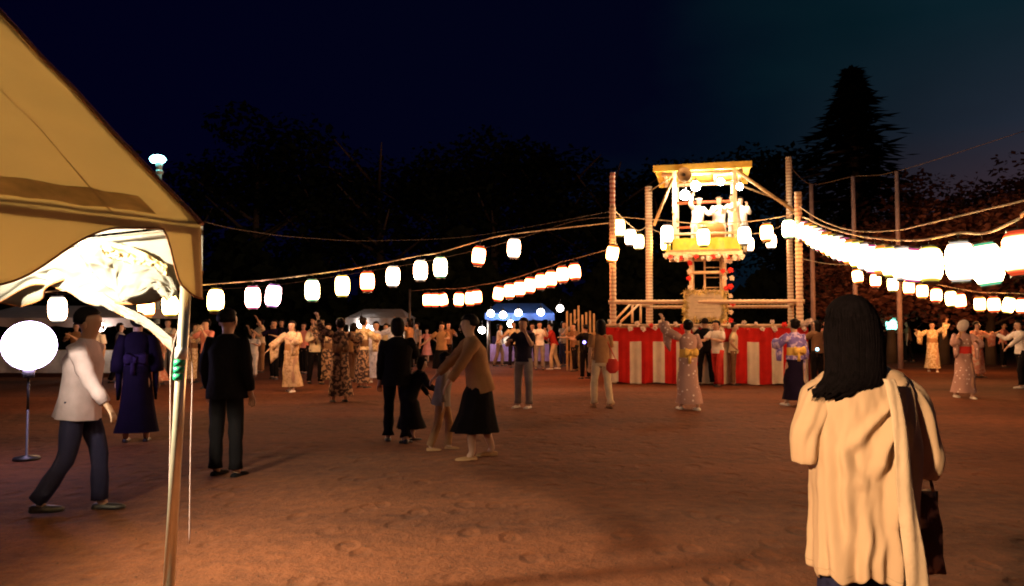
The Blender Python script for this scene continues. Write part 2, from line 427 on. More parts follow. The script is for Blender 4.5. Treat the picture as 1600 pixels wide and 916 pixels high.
# string 1: long left string, from the front-left stage pole towards the tent
def yL1(px): return 18.27/(1-.444*(px-800)/F)
L1 = [(803,388,'white'),(748,400,'red'),(688,418,'green'),(657,423,'white'),(614,432,'white'),(574,440,'red'),(535,447,'yellow'),(488,454,'green'),(427,462,'violet'),(395,465,'pink'),(337,470,'yellow'),(266,476,'yellow'),(228,478,'orange'),(90,483,'white')]
hang = Vector((0,0,.335))
pts = [Vector((FL.x, FL.y, P(958,348,19.6).z))]
for i, (px, py, c) in enumerate(L1):
    p = P(px, py, yL1(px)); pts.append(p+hang+Vector((0,0,.01)))
    lantern(p, c, '%s glowing paper lantern, %s from the tower stage on the long left rope' % ({'violet':'violet-rimmed','white':'plain white'}.get(c, c+'-rimmed'), ORD[i]), 'lanterns on the long left rope', i*.9, .98+.05*R.random(), R.gauss(0, .08))
pts += [P(-60,470,13.6), P(-250,440,12.5)]
rope('lantern_rope', smooth_pts(pts), .016, 'thick pale rope carrying the long left row of lanterns')
# its twin cable
rope('power_cable', smooth_pts([Vector((FL.x, FL.y, P(958,340,19.6).z)), P(900,345,18.8), P(800,376,18.2), P(688,404,17.4), P(574,424,16.6), P(427,446,15.7), P(337,452,15.3), P(200,462,14.6), P(-100,450,13)]), .006, 'thin cable running along the long left lantern rope', CORD, 'cable')
# string 2: far left row
L2 = [(898,425),(879,429),(861,436),(845,440),(828,446),(812,451),(796,455),(779,459),(745,464),(735,466),(717,468),(692,468),(680,469),(668,469)]
def yL2(px): return 19.9+(900-px)*.0225
pts = [Vector((FL.x, FL.y, P(958,388,19.6).z))]
for i, (px, py) in enumerate(L2):
    p = P(px, py, yL2(px)); pts.append(p+hang+Vector((0,0,.01)))
    lantern(p, 'red', 'red-glowing paper lantern, %s from the tower stage on the short far-left row' % ORD[i], 'red-glowing lanterns of the far-left row', i, .95+.06*R.random(), R.gauss(0, .08))
pts += [P(640,455,25.9)]
rope('lantern_rope', smooth_pts(pts), .012, 'dark rope carrying the far-left row of red-glowing lanterns', CORD)
# a slim post that carries its far end
pp = P(640, 507, 25.9); pp.z = 0
tag(obj('rope_post', MB().tube([pp, pp+Vector((0,0,P(640,452,25.9).z))], .04, 8), BLACKM), 'slim dark post at the far end of the red lantern row', 'post')
lantern(P(957, 396, 19.25), 'orange', 'orange lantern hanging askew beside the front-left stage pole', 'lanterns around the tower stage', 0, .95, .2)
# string 3: near right row
def yR1(px): return 3.64/((px-800)/F-.187)
R1 = [(1593,396,'red'),(1542,413,'green'),(1500,409,'white'),(1453,414,'yellow')]
Y = yR1(1448)
ctrl = [(1430,414),(1400,411),(1375,406),(1350,401),(1325,393),(1300,384),(1280,375),(1265,366),(1257,360)]
while Y < 18.6:
    Y += .50
    px = 800+F*(3.64/Y+.187)
    py = 362
    for (a, b), (c, d) in zip(ctrl, ctrl[1:]):
        if c <= px <= a: py = d+(b-d)*(px-c)/(a-c)
    if px > 1430: py = 415
    R1.append((px, py, ['pink','white','yellow','orange'][len(R1) % 4]))
pts = []
for i, (px, py, c) in enumerate(R1):
    p = P(px, py, yR1(px)); pts.append(p+hang+Vector((0,0,.01)))
    lantern(p, c, '%s bright paper lantern, %s from the right edge on the near right rope' % ({'white':'plain white'}.get(c, c+'-rimmed'), ORD[i]), 'lanterns on the near right rope', i*.7, .97+.06*R.random(), R.gauss(0, .08))
pts = [P(1700,300,6.4)+Vector((.9,-2.2,.35))] + [P(1650,315,6.9)] + pts + [Vector((FRt.x, FRt.y, P(1250,336,19).z))]
rope('lantern_rope', smooth_pts(pts), .016, 'thick pale rope carrying the near right row of lanterns')
rope('power_cable', smooth_pts([P(1680,290,6.6), P(1598,314,7.6), P(1530,330,8.6), P(1440,352,10.5), P(1400,360,11.8), P(1350,362,13.5), P(1310,355,15.5), P(1275,340,17.6), Vector((FRt.x, FRt.y, P(1250,322,19).z))]), .011, 'upper cable sagging above the near right lanterns', ROPE, 'cable')
# string 4: far right row
R2 = [(1340,432),(1368,438),(1395,444),(1420,449),(1441,455),(1463,462),(1486,467),(1500,470),(1531,475),(1553,476),(1576,477),(1597,478)]
pts = [Vector((BR.x, BR.y, P(1236,400,24.3).z)), P(1290,412,23.8)]
for i, (px, py) in enumerate(R2):
    Yd = 24-(px-1280)*.0065; p = P(px, py, Yd); pts.append(p+hang+Vector((0,0,.01)))
    lantern(p, ['orange','red','yellow','red'][i % 4], 'small orange-glowing lantern, %s from the stage on the far right row below the bright one' % ORD[i], 'lanterns of the far right row', i, .95+.06*R.random(), R.gauss(0, .08))
pts += [P(1680,470,21.3), P(1800,430,20.5)]
rope('lantern_rope', smooth_pts(pts), .013, 'thin rope carrying the far right row of small lanterns', ROPE)
# strings around the stage
def stage_row(lst, a, az, b, bz, side, lab, c0):
    pts = [Vector((a.x, a.y, az))]
    for i, (px, py, Yd, c) in enumerate(lst):
        p = P(px, py, Yd); pts.append(p+hang+Vector((0,0,.01)))
        lantern(p, c, '%s lantern, %s from the left on the %s rope of the tower stage' % ({'white':'plain white'}.get(c, c+'-rimmed'), ORD[i], side), 'lanterns around the tower stage', i, 1, R.gauss(0, .04))
    pts.append(Vector((b.x, b.y, bz)))
    rope('lantern_rope', smooth_pts(pts), .013, lab)
stage_row([(1042,366,19.5,'white'),(1099,371,19.4,'yellow'),(1163,368,19.25,'white'),(1198,364,19.15,'orange'),(1232,358,19.1,'green')], FL, P(958,338,19.6).z, FRt, P(1250,330,19).z, 'front', 'rope strung across the front of the tower stage', 0)
stage_row([(967,356,20.0,'yellow'),(985,371,21.8,'white'),(998,378,23.3,'yellow')], FL, P(958,325,19.6).z, BL, P(1015,352,25.2).z, 'left side', 'rope strung along the left side of the tower stage', 0)
stage_row([(1040,381,25.0,'yellow'),(1170,382,24.6,'white'),(1205,377,24.5,'white')], BL, P(1015,350,25.2).z, BR, P(1236,345,24.3).z, 'rear', 'rope strung across the rear of the tower stage', 0)

# ------------------------------------------------------------------ the tower stage (yagura)
stage_c = (FL+FRt+BL+BR)/4; stage_c.z = 0
ST = empty('tower_stage', stage_c, 'raised festival stage with red and white striped curtain, wrapped corner poles and tall drum tower', 'stage')
RED = (.62, .025, .02); WHT = (.80, .70, .55)
WRAP = mat('wrapped_pole_tape', (.78, .62, .42), .6, .1, 8, 0, 40, 0, None, 0, (.58, .36, .24), 'Z', 3.2, thr=.6)
WRAPR = mat('wrapped_pole_red', (.62, .25, .20), .6, .1, 8, 0, 40, 0, None, 0, (.80, .60, .50), 'Z', 2.6, thr=.5)
PIPE = mat('scaffold_pipe', (.70, .52, .34), .4, .15, 10, .05, 60, .25)
def wrapped(a, b, r, nm='corner_pole', m=WRAP):
    a = Vector(a); b = Vector(b); n = int((b-a).length/.055); rings = []
    pts = []; rr_ = []
    for i in range(n+1):
        t = i/n; pts.append(a.lerp(b, t)); rr_.append(r*(1.10 if i % 2 else .93))
    return obj(nm, MB().tube(pts, rr_, 10), m, ST)
DECK = 1.44
wrapped(FL, FL+Vector((0,0,P(958,322,19.6).z)), .080)
wrapped(FL+Vector((0,0,P(958,322,19.6).z)), FL+Vector((0,0,P(958,270,19.6).z)), .066, 'pole_top', WRAPR)
wrapped(BL, BL+Vector((0,0,P(1015,292,25.2).z)), .115)
wrapped(FRt, FRt+Vector((0,0,P(1250,300,19).z)), .088)
wrapped(BR, BR+Vector((0,0,P(1236,245,24.3).z)), .095)
ex = (FRt-FL).normalized(); fr = Vector((ex.y, -ex.x, 0))     # fr points at the camera
cFL = FL-ex*.16+fr*.12; cFR = FRt+ex*.14+fr*.12; cBL = BL-ex*.16-fr*.12; cBR = BR+ex*.16-fr*.12
# deck boards
nb = 22
for i in range(nb):
    t0 = i/nb; t1 = (i+.94)/nb
    a0 = cFL.lerp(cFR, t0); a1 = cFL.lerp(cFR, t1); b0 = cBL.lerp(cBR, t0); b1 = cBL.lerp(cBR, t1)
    mb = MB(); z = Vector((0,0,DECK-.05)); z2 = Vector((0,0,DECK+(i % 3)*.002))
    mb.add([a0+z, a1+z, b1+z, b0+z, a0+z2, a1+z2, b1+z2, b0+z2], [(3,2,1,0),(4,5,6,7),(0,1,5,4),(1,2,6,5),(2,3,7,6),(3,0,4,7)])
    obj('deck_board', mb, WOOD, ST, True, False)
# curtain: red band on top, stripes below, hung in soft folds; one panel per side
CR = mat('curtain_red', RED, .8, .15, 4, .2, 30, trans=.1); CW = mat('curtain_white', WHT, .8, .1, 4, .2, 30, trans=.1)
def curtain(a, b, top, bot, nstripe, side, first_red=True, split=None):
    d = b-a; nrm = Vector((d.y, -d.x, 0)).normalized(); n = nstripe*12; rows = 12; mb = MB(); vs = []
    for r_ in range(rows+1):
        zz = top-(top-bot)*r_/rows
        for i in range(n+1):
            t = i/n; amp = .014+.034*r_/rows
            off = amp*math.sin(t*nstripe*4.1+.6*math.sin(t*9))+amp*.5*math.sin(t*nstripe*9.3+2)
            sag = -.02*abs(math.sin(t*math.pi*6))*(1-r_/rows)
            vs.append(a+d*t+nrm*(off+.02)+Vector((0,0,zz+sag+.018*math.sin(t*31)*(r_/rows))))
    for r_ in range(rows):
        for i in range(n):
            s = i//12; red = (s % 2 == 0) if first_red else (s % 2 == 1)
            mb.add([], [(r_*(n+1)+i, (r_+1)*(n+1)+i, (r_+1)*(n+1)+i+1, r_*(n+1)+i+1)], 0 if (red or r_ < 3) else 1)
    mb.v = [tuple(v) for v in vs]
    return obj('curtain', mb, [CR, CW], ST)
# front curtain stripes follow the photograph: narrow red edge, then white/red pairs
q = lambda px: (px-948)/310.0
curtain(cFL, cFR, DECK-.01, .03, 17, 'front', False and True)
curtain(cFR, cBR, DECK-.01, .03, 16, 'right'); curtain(cBL, cFL, DECK-.01, .03, 16, 'left'); curtain(cBR, cBL, DECK-.01, .03, 16, 'rear')
# frame beam round the deck edge
for a, b in ((cFL,cFR),(cFR,cBR),(cBR,cBL),(cBL,cFL)):
    o_ = Vector((0,0,DECK+.035)); obj('edge_beam', MB().tube([a+o_, b+o_], .035, 8), PIPE, ST)
# rails
RZ = P(1100,472,19.4).z
wrapped(FL+Vector((-.12,0,RZ)), FRt+Vector((.12,0,RZ)), .055, 'rail')
wrapped(BL+Vector((0,0,RZ)), BR+Vector((0,0,RZ)), .055, 'rail')
wrapped(FL+Vector((0,0,RZ+.03)), BL+Vector((0,0,RZ+.03)), .05, 'rail'); wrapped(FRt+Vector((0,0,RZ+.03)), BR+Vector((0,0,RZ+.03)), .05, 'rail')
# ladder / stair rails at the left
obj('stair_rail', MB().tube([P(962,500,20.2), P(986,474,20.4)], .03, 6), PIPE, ST)
obj('stair_rail', MB().tube([P(970,503,20.0), P(1000,474,20.3)], .03, 6), PIPE, ST)
for px in (988, 1001):
    obj('stair_post', MB().tube([P(px,505,22), P(px,476,22)], .035, 6), PIPE, ST)
# central tower
TOWER_MARK = set(COL.objects)
TC = Vector((5.60, 21.85, 0)); TA = -math.radians(14.4)
def turn(p):
    p = Vector(p); q_ = Matrix.Rotation(TA, 3, 'Z') @ (p-TC); return TC+q_
TY0, TY1 = 21.2, 22.5
LEGX = (1091, 1141)
legs = []
for Yd in (TY0, TY1):
    for px in LEGX:
        x_ = P(px, 500, TY0).x
        a = Vector((x_, Yd, DECK)); b = Vector((x_, Yd, 3.75)); legs.append((a, b))
        obj('tower_leg', MB().tube([a, b], .06, 8), PIPE, ST)
zb = lambda py: P(1115, py, TY0).z
for py in (426, 455, 480):
    a = Vector((legs[0][0].x-.1, TY0-.07, zb(py))); b = Vector((legs[1][0].x+.1, TY0-.07, zb(py)))
    if py != 480: obj('cross_bar', MB().tube([a, b], .045 if py == 426 else .03, 8), PIPE, ST)
    for k in (0, 1):
        obj('cross_bar', MB().tube([legs[k][0]*1+Vector((0, -.1, zb(py)-DECK-.06)), legs[k+2][0]+Vector((0, .1, zb(py)-DECK-.06))], .03, 8), PIPE, ST)
# ladder in the middle
lx = P(1107,500,TY0+.3).x; lx2 = P(1131,500,TY0+.3).x
for xx in (lx, lx2): obj('ladder_rail', MB().tube([(xx, TY0+.25, DECK), (xx, TY0+.25, 3.7)], .028, 6), PIPE, ST)
for i in range(8):
    z_ = DECK+.25+i*.28; obj('ladder_rung', MB().tube([(lx, TY0+.25, z_), (lx2, TY0+.25, z_)], .016, 6), PIPE, ST)
# platform
pz = P(1115, 393, 20.8).z
pl0 = P(1062, 390, 20.8).x; pl1 = P(1168, 390, 20.8).x
for i in range(9):
    xa = pl0+(pl1-pl0)*i/9; obj('platform_board', MB().box((xa+(pl1-pl0)/18, 21.85, pz+.03), ((pl1-pl0)/9-.012, 2.3, .05)), WOOD, ST, True, False)
for yy in (20.8, 22.9):
    obj('platform_beam', MB().box(((pl0+pl1)/2, yy, pz-.045), (pl1-pl0+.2, .09, .10)), PIPE, ST, True, False)
for xx in (pl0, pl1):
    obj('platform_beam', MB().box((xx, 21.85, pz-.048), (.09, 2.0, .09)), PIPE, ST, True, False)
# yellow patterned fabric band round the platform
YB = mat('yellow_banner_cloth', (.78, .62, .10), .7, .2, 4, .2, 20, 0, None, 0, (.40, .55, .16), 'blotch', 5.0, trans=.25, thr=.54)
def bandcloth(a, b, z0, z1):
    mb = MB(); a = Vector(a); b = Vector(b); n = 40; vs = []
    nrm = Vector(((b-a).y, -(b-a).x, 0)).normalized()
    for r_ in range(5):
        for i in range(n+1):
            t = i/n; vs.append(a.lerp(b, t)+nrm*(.02*math.sin(t*26)+.012*math.sin(t*61+r_))+Vector((0,0,z1+(z0-z1)*r_/4+.008*math.sin(t*40))))
    mb.add(vs, [(r_*(n+1)+i, (r_+1)*(n+1)+i, (r_+1)*(n+1)+i+1, r_*(n+1)+i+1) for r_ in range(4) for i in range(n)])
    return mb
bz1 = P(1115, 371, 20.7).z
obj('banner_cloth', bandcloth((pl0+.10, 20.74, 0), (pl1+.02, 20.74, 0), pz+.02, bz1), YB, ST)
obj('banner_cloth', bandcloth((pl1+.06, 20.8, 0), (pl1+.06, 22.9, 0), pz+.02, bz1), YB, ST)
obj('banner_cloth', bandcloth((pl0-.06, 22.9, 0), (pl0-.06, 20.8, 0), pz+.02, bz1), YB, ST)
obj('banner_cloth', bandcloth((pl1, 22.96, 0), (pl0, 22.96, 0), pz+.02, bz1), YB, ST)
# upper posts, rails, roof
RZ2 = P(1115, 264, 20.9).z
ux0 = P(1070, 300, 20.8).x; ux1 = P(1162, 300, 20.8).x
UP = mat('painted_post', (.72, .58, .38), .5, .15, 8)
for xx in (ux0, ux1):
    for yy in (20.85, 22.75): obj('upper_post', MB().box((xx, yy, (pz+.06+RZ2)/2), (.10, .10, RZ2-pz-.07)), UP, ST, True, False)
hz = P(1115, 316, 22.7).z
for z_, rr_ in ((hz, .045), ((hz+bz1)/2-.1, .035)):
    obj('hand_rail', MB().tube([(ux0-.15, 22.72, z_), (ux1+.15, 22.72, z_)], rr_, 8), mat('red_rail_paint', (.50, .12, .05), .5), ST)
    obj('hand_rail', MB().tube([(ux0-.02, 20.7, z_-.55), (ux0-.02, 22.9, z_-.55)], rr_, 8), UP, ST)
    obj('hand_rail', MB().tube([(ux1+.02, 20.7, z_-.55), (ux1+.02, 22.9, z_-.55)], rr_, 8), UP, ST)
obj('hand_rail', MB().tube([(ux0-.15, 20.78, bz1+.12), (ux1+.15, 20.78, bz1+.12)], .035, 8), UP, ST)
RY = mat('yellow_roof_board', (.80, .52, .10), .55, .2, 4, .1)
rx0 = P(1041, 262, 20.6).x; rx1 = P(1190, 262, 20.6).x
for i in range(10):
    yy = 20.6+2.4*i/10
    obj('roof_board', MB().box(((rx0+rx1)/2, yy+.12, RZ2+.06), (rx1-rx0, .23, .035)), RY, ST, True, False)
for xx in [rx0+.25+(rx1-rx0-.5)*k/3 for k in range(4)]:
    obj('rafter', MB().box((xx, 21.8, RZ2+.003), (.07, 2.2, .075)), UP, ST, True, False)
for yy, hh in ((20.55, .17), (23.05, .17)):
    obj('roof_fascia', MB().box(((rx0+rx1)/2, yy, RZ2+.01), (rx1-rx0+.02, .05, hh)), RY, ST, True, False)
for yy in (20.95, 22.68):
    obj('roof_beam', MB().tube([(rx0+.2, yy, RZ2-.09), (rx1-.2, yy, RZ2-.09)], .055, 8), PIPE, ST)
# paper flowers
FW = mat('white_paper_flower', (.85, .72, .62), .8, .1, 20); FRD = mat('red_paper_flower', (.75, .06, .05), .8, .1, 20)
def flower_mb():
    mb = MB(); rr = random.Random(9)
    for k in range(13):
        a = k*2.4; t = k/13; el = t*1.35; d = Vector((math.cos(a)*math.cos(el), math.sin(a)*math.cos(el), math.sin(el)))
        s_ = Vector((-math.sin(a), math.cos(a), 0)); p = d*.065
        mb.add([d*.012, p+s_*.035-Vector((0,0,.012)), d*.09, p-s_*.035-Vector((0,0,.012))], [(0,1,2,3)])
    mb.ell((0,0,.02), .05, 8, 5)
    return mb
fproto = []
def flower(p, white=True, s=1.0):
    if len(fproto) < 2:
        for m_, nm in ((FW, 'paper_flower'), (FRD, 'paper_flower')):
            o = obj(nm, flower_mb(), m_, ST, False); fproto.append(o); o.location = Vector(p)-stage_c
            if len(fproto) == 2: o['label'] = 'red paper flower'
        fproto[1].location = Vector(p)-stage_c+Vector((.12,0,-.03))
        for o in fproto: o.rotation_euler = (math.radians(80), 0, R.random()*.5)
        return
    o = fproto[0 if white else 1].copy(); COL.objects.link(o); o.parent = ST; o.location = Vector(p)-stage_c
    o.rotation_euler = (math.radians(60+50*R.random()), R.gauss(0,.5), R.gauss(0,.6)); o.scale = (s,)*3
def edge_flowers():
  n = 30
  for i in range(n):
    t = (i+.5+R.gauss(0,.22))/n; p = cFL.lerp(cFR, t)+fr*.06; p.z = DECK+[.10,-.06,.05,-.02][i % 4]+R.gauss(0,.02)
    flower(p, i % 5 not in (1,), .7+.4*R.random())
for i in range(15):
    t = (i+R.random()*.6)/15; p = Vector((pl0-.12+(pl1-pl0+.24)*t, 20.70, pz-.10-.09*abs(math.sin(t*9)))); flower(p, i % 3 != 0, .8+.4*R.random())
for li, xo in ((0, -.06), (1, .0), (1, .16)):
    for i in range(9):
        p = Vector((legs[li][0].x+xo+R.gauss(0,.025), TY0-.11, 1.6+i*.23+R.gauss(0,.02))); flower(p, (i+li) % 2 == 0, .8+.3*R.random())
M_t = Matrix.Translation(TC-stage_c) @ Matrix.Rotation(TA, 4, 'Z') @ Matrix.Translation(-(TC-stage_c))
for o in list(COL.objects):
    if o not in TOWER_MARK and o.parent is ST: o.matrix_basis = M_t @ o.matrix_basis
edge_flowers()
for i in range(5): flower(cFR+Vector((-.35+.1*i, -.06, DECK+.05+.02*i)), True, 1.1)
# signboard with gold fringe
sgx0, sgx1 = P(1066, 480, 19.3).x, P(1136, 480, 19.3).x; sz0, sz1 = P(1100, 503, 19.3).z, P(1100, 452, 19.3).z
SGR = empty('sign_board', ((sgx0+sgx1)/2, 19.28, 0), 'square pale signboard framed in gold tinsel on the front of the tower stage', 'sign')
cx, cz = (sgx0+sgx1)/2, (sz0+sz1)/2
obj('board', MB().box((cx, 19.30, cz), (sgx1-sgx0-.1, .05, sz1-sz0-.1)), mat('sign_paper', (.66, .56, .40), .8, .12, 5, .15), SGR, True, False)
mb = MB(); rr = random.Random(4)
hw, hh = (sgx1-sgx0)/2-.06, (sz1-sz0)/2-.06
for k in range(520):
    t = rr.random()*4; s_ = int(t); u = (t % 1)*2-1
    p = [(u*hw, -hh), (hw, u*hh), (u*hw, hh), (-hw, u*hh)][s_]
    b_ = Vector((cx+p[0]+rr.gauss(0,.03), 19.26, cz+p[1]+rr.gauss(0,.03))); d = Vector((rr.gauss(0,.6), -abs(rr.gauss(0,.35)), rr.gauss(-.35,.55))).normalized()
    sd = d.cross(Vector((0,1,.2))).normalized()*.009
    e_ = b_+d*(.07+.05*rr.random()); mb.add([b_-sd, b_+sd, e_+sd*.5, e_-sd*.5], [(0,1,2,3)])
obj('tinsel_fringe', mb, mat('gold_tinsel', (.62, .48, .16), .3, .4, 60, metal=.5), SGR, True, False)
mb = MB(); rr = random.Random(12)
for i in range(5):
    xx = cx-.28+.0*i; zz = cz+.20-.095*i
    mb.box((cx+rr.gauss(0,.02), 19.272, zz), (.42+.12*rr.random(), .004, .012))
obj('faint_lines', mb, mat('faded_ink', (.46, .36, .26), .8), SGR, True, False)
obj('bracket', MB().tube([(cx-.3, 19.36, cz), (cx-.3, 19.36, DECK)], .02, 6).tube([(cx+.3, 19.36, cz), (cx+.3, 19.36, DECK)], .02, 6), PIPE, SGR)
# stays from the roof to the poles
def stay(a, b, label, r=.035, m=PIPE): rope('stay_pole', [a, b], r, label, m, 'strut')
stay(turn((ux1+.05, 20.8, RZ2-.1)), P(1241,330,20.6), 'slanting bamboo pole from the tower roof down to the right poles', .05, WOOD)
stay(turn((ux1+.05, 22.7, RZ2-.1)), Vector((BR.x, BR.y, P(1236,318,24.3).z)), 'thinner slanting pole behind the bamboo one at the tower roof', .03, WOOD)
stay(turn((ux0-.05, 20.8, RZ2-.25)), P(1022, 352, 20.2), 'slanting pole from the left tower post down towards the left lanterns', .045, WOOD)
rope('guy_rope', [turn((ux0, 20.9, RZ2-.12)), Vector((BL.x, BL.y, P(1015,300,25.2).z))], .02, 'guy rope from the tower roof to the rear-left pole')
# tower spotlights
def bulb_globe(p, r, colour, strength, power, label, group, host=None):
    e0 = empty('globe_light', p, label, 'lamp', group)
    m = mat('bulb_%s_%d' % ('_'.join('%d' % (c*10) for c in colour), strength), (1,1,1), .3, 0, emit=colour, estr=strength)
    obj('bulb', MB().ell(p, r, 14, 10), m, e0); obj('socket', MB().tube([Vector(p)+Vector((0,0,r*.9)), Vector(p)+Vector((0,0,r*1.6))], r*.35, 8), BLACKM, e0)
    obj('wire', MB().tube([Vector(p)+Vector((0,0,r*1.6)), Vector(p)+Vector((0,0,r*1.6+.14))], .008, 5), BLACKM, e0)
    return e0
for px, py, Yd, r_, lb in ((1087,291,21.2,.13,'large round white lamp under the tower roof, left'),(1070,305,20.65,.13,'round white lamp on the left tower post, lowest of the roof lamps'),(1126,284,21.9,.10,'small round lamp high under the middle of the tower roof'),(1156,292,21.2,.09,'small round lamp under the right end of the tower roof')):
    bulb_globe(P(px,py,Yd), r_, (1,.84,.58), 210, 0, lb, 'lamps under the tower roof')
# horn loudspeaker at the roof corner
HS = empty('horn_loudspeaker', P(1068,274,20.4), 'round horn loudspeaker on the left front corner of the tower roof', 'loudspeaker')
hp = P(1068,274,20.4); mb = MB(); n = 20
mb.loft([[hp+Vector((math.cos(2*math.pi*j/n)*r_, y_, math.sin(2*math.pi*j/n)*r_)) for j in range(n)] for r_, y_ in ((.02,.02),(.05,.05),(.09,0),(.19,-.10),(.20,-.10),(.20,-.08),(.10,.03),(.06,.2))], True, True)
obj('horn', mb, mat('cream_horn', (.62,.48,.28), .4), HS); obj('driver', MB().tube([hp+Vector((0,.15,0)), hp+Vector((0,.34,0))], .09, 12), mat('grey_driver', (.3,.25,.18), .4), HS)
obj('core', MB().ell(hp+Vector((0,-.05,0)), (.045,.05,.045)), BLACKM, HS)
# big drum
DR = empty('taiko_drum', (P(1108,345,21.7).x, 21.7, pz+.06), 'orange-brown barrel drum on a stand on the tower platform', 'drum')
dc = Vector((P(1108,345,21.7).x, 21.7, pz+.62))
prof = [(-.38,.24),(-.3,.29),(-.15,.325),(0,.335),(.15,.325),(.3,.29),(.38,.24)]
obj('barrel', MB().loft([[dc+Vector((x_, math.cos(2*math.pi*j/20)*r_, math.sin(2*math.pi*j/20)*r_)) for j in range(20)] for x_, r_ in prof], True, False), mat('drum_wood', (.50,.22,.07), .35, .2, 6), DR)
for x_ in (-.385,.385):
    obj('drum_skin', MB().loft([[dc+Vector((x_+k*(.01 if x_>0 else -.01), math.cos(2*math.pi*j/20)*r_, math.sin(2*math.pi*j/20)*r_)) for j in range(20)] for k, r_ in ((0,.245),(1,.235),(1.2,.02))], True, True), mat('drum_hide', (.75,.62,.42), .6), DR)
obj('stand', MB().beam(dc+Vector((-.3,-.25,-.56)), dc+Vector((-.2,.1,-.28)), .06).beam(dc+Vector((.3,-.25,-.56)), dc+Vector((.2,.1,-.28)), .06).beam(dc+Vector((-.3,.25,-.56)), dc+Vector((-.2,-.1,-.28)), .06).beam(dc+Vector((.3,.25,-.56)), dc+Vector((.2,-.1,-.28)), .06).box(dc+Vector((0,-.25,-.5)), (.6,.05,.06)), WOOD, DR, True, False)

# ------------------------------------------------------------------ people
def V(*a): return Vector(a)
ARM = {
 'down': lambda s: (V(s*.18, .02, -1), V(s*.05, .18, -1)),
 'out':  lambda s: (V(s*.75, .15, -.65), V(s*.75, .3, -.55)),
 'side': lambda s: (V(s*.75, .3, -.45), V(s*.35, .7, .55)),
 'up':   lambda s: (V(s*.6, .45, .35), V(s*.1, .5, .9)),
 'high': lambda s: (V(s*.65, .15, .55), V(s*.35, .2, .9)),
 'fwd':  lambda s: (V(s*.2, .75, -.55), V(-s*.15, .9, .1)),
 'clap': lambda s: (V(s*.35, .6, -.65), V(-s*.6, .75, .35)),
 'face': lambda s: (V(s*.3, .6, -.6), V(-s*.25, .45, .9)),
 'hip':  lambda s: (V(s*.6, -.2, -.8), V(-s*.65, .45, -.5)),
 'back': lambda s: (V(s*.25, -.45, -.8), V(s*.1, -.15, -1)),
 'reach': lambda s: (V(s*.15, .85, -.55), V(0, .85, -.5)),
}
LEG = {  # thigh pitch, shin pitch, spread
 'stand': ((.02, .0, .10), (.0, -.03, .10)),
 'walk':  ((.30, .02, .04), (-.10, -.55, .04)),
 'step':  ((.28, -.05, .06), (-.12, -.35, .06)),
 'wide':  ((.05, .0, .22), (.0, -.05, .22)),
 'knee':  ((.9, -.35, .05), (.0, -.05, .08)),
}
GROUP_DEF = None
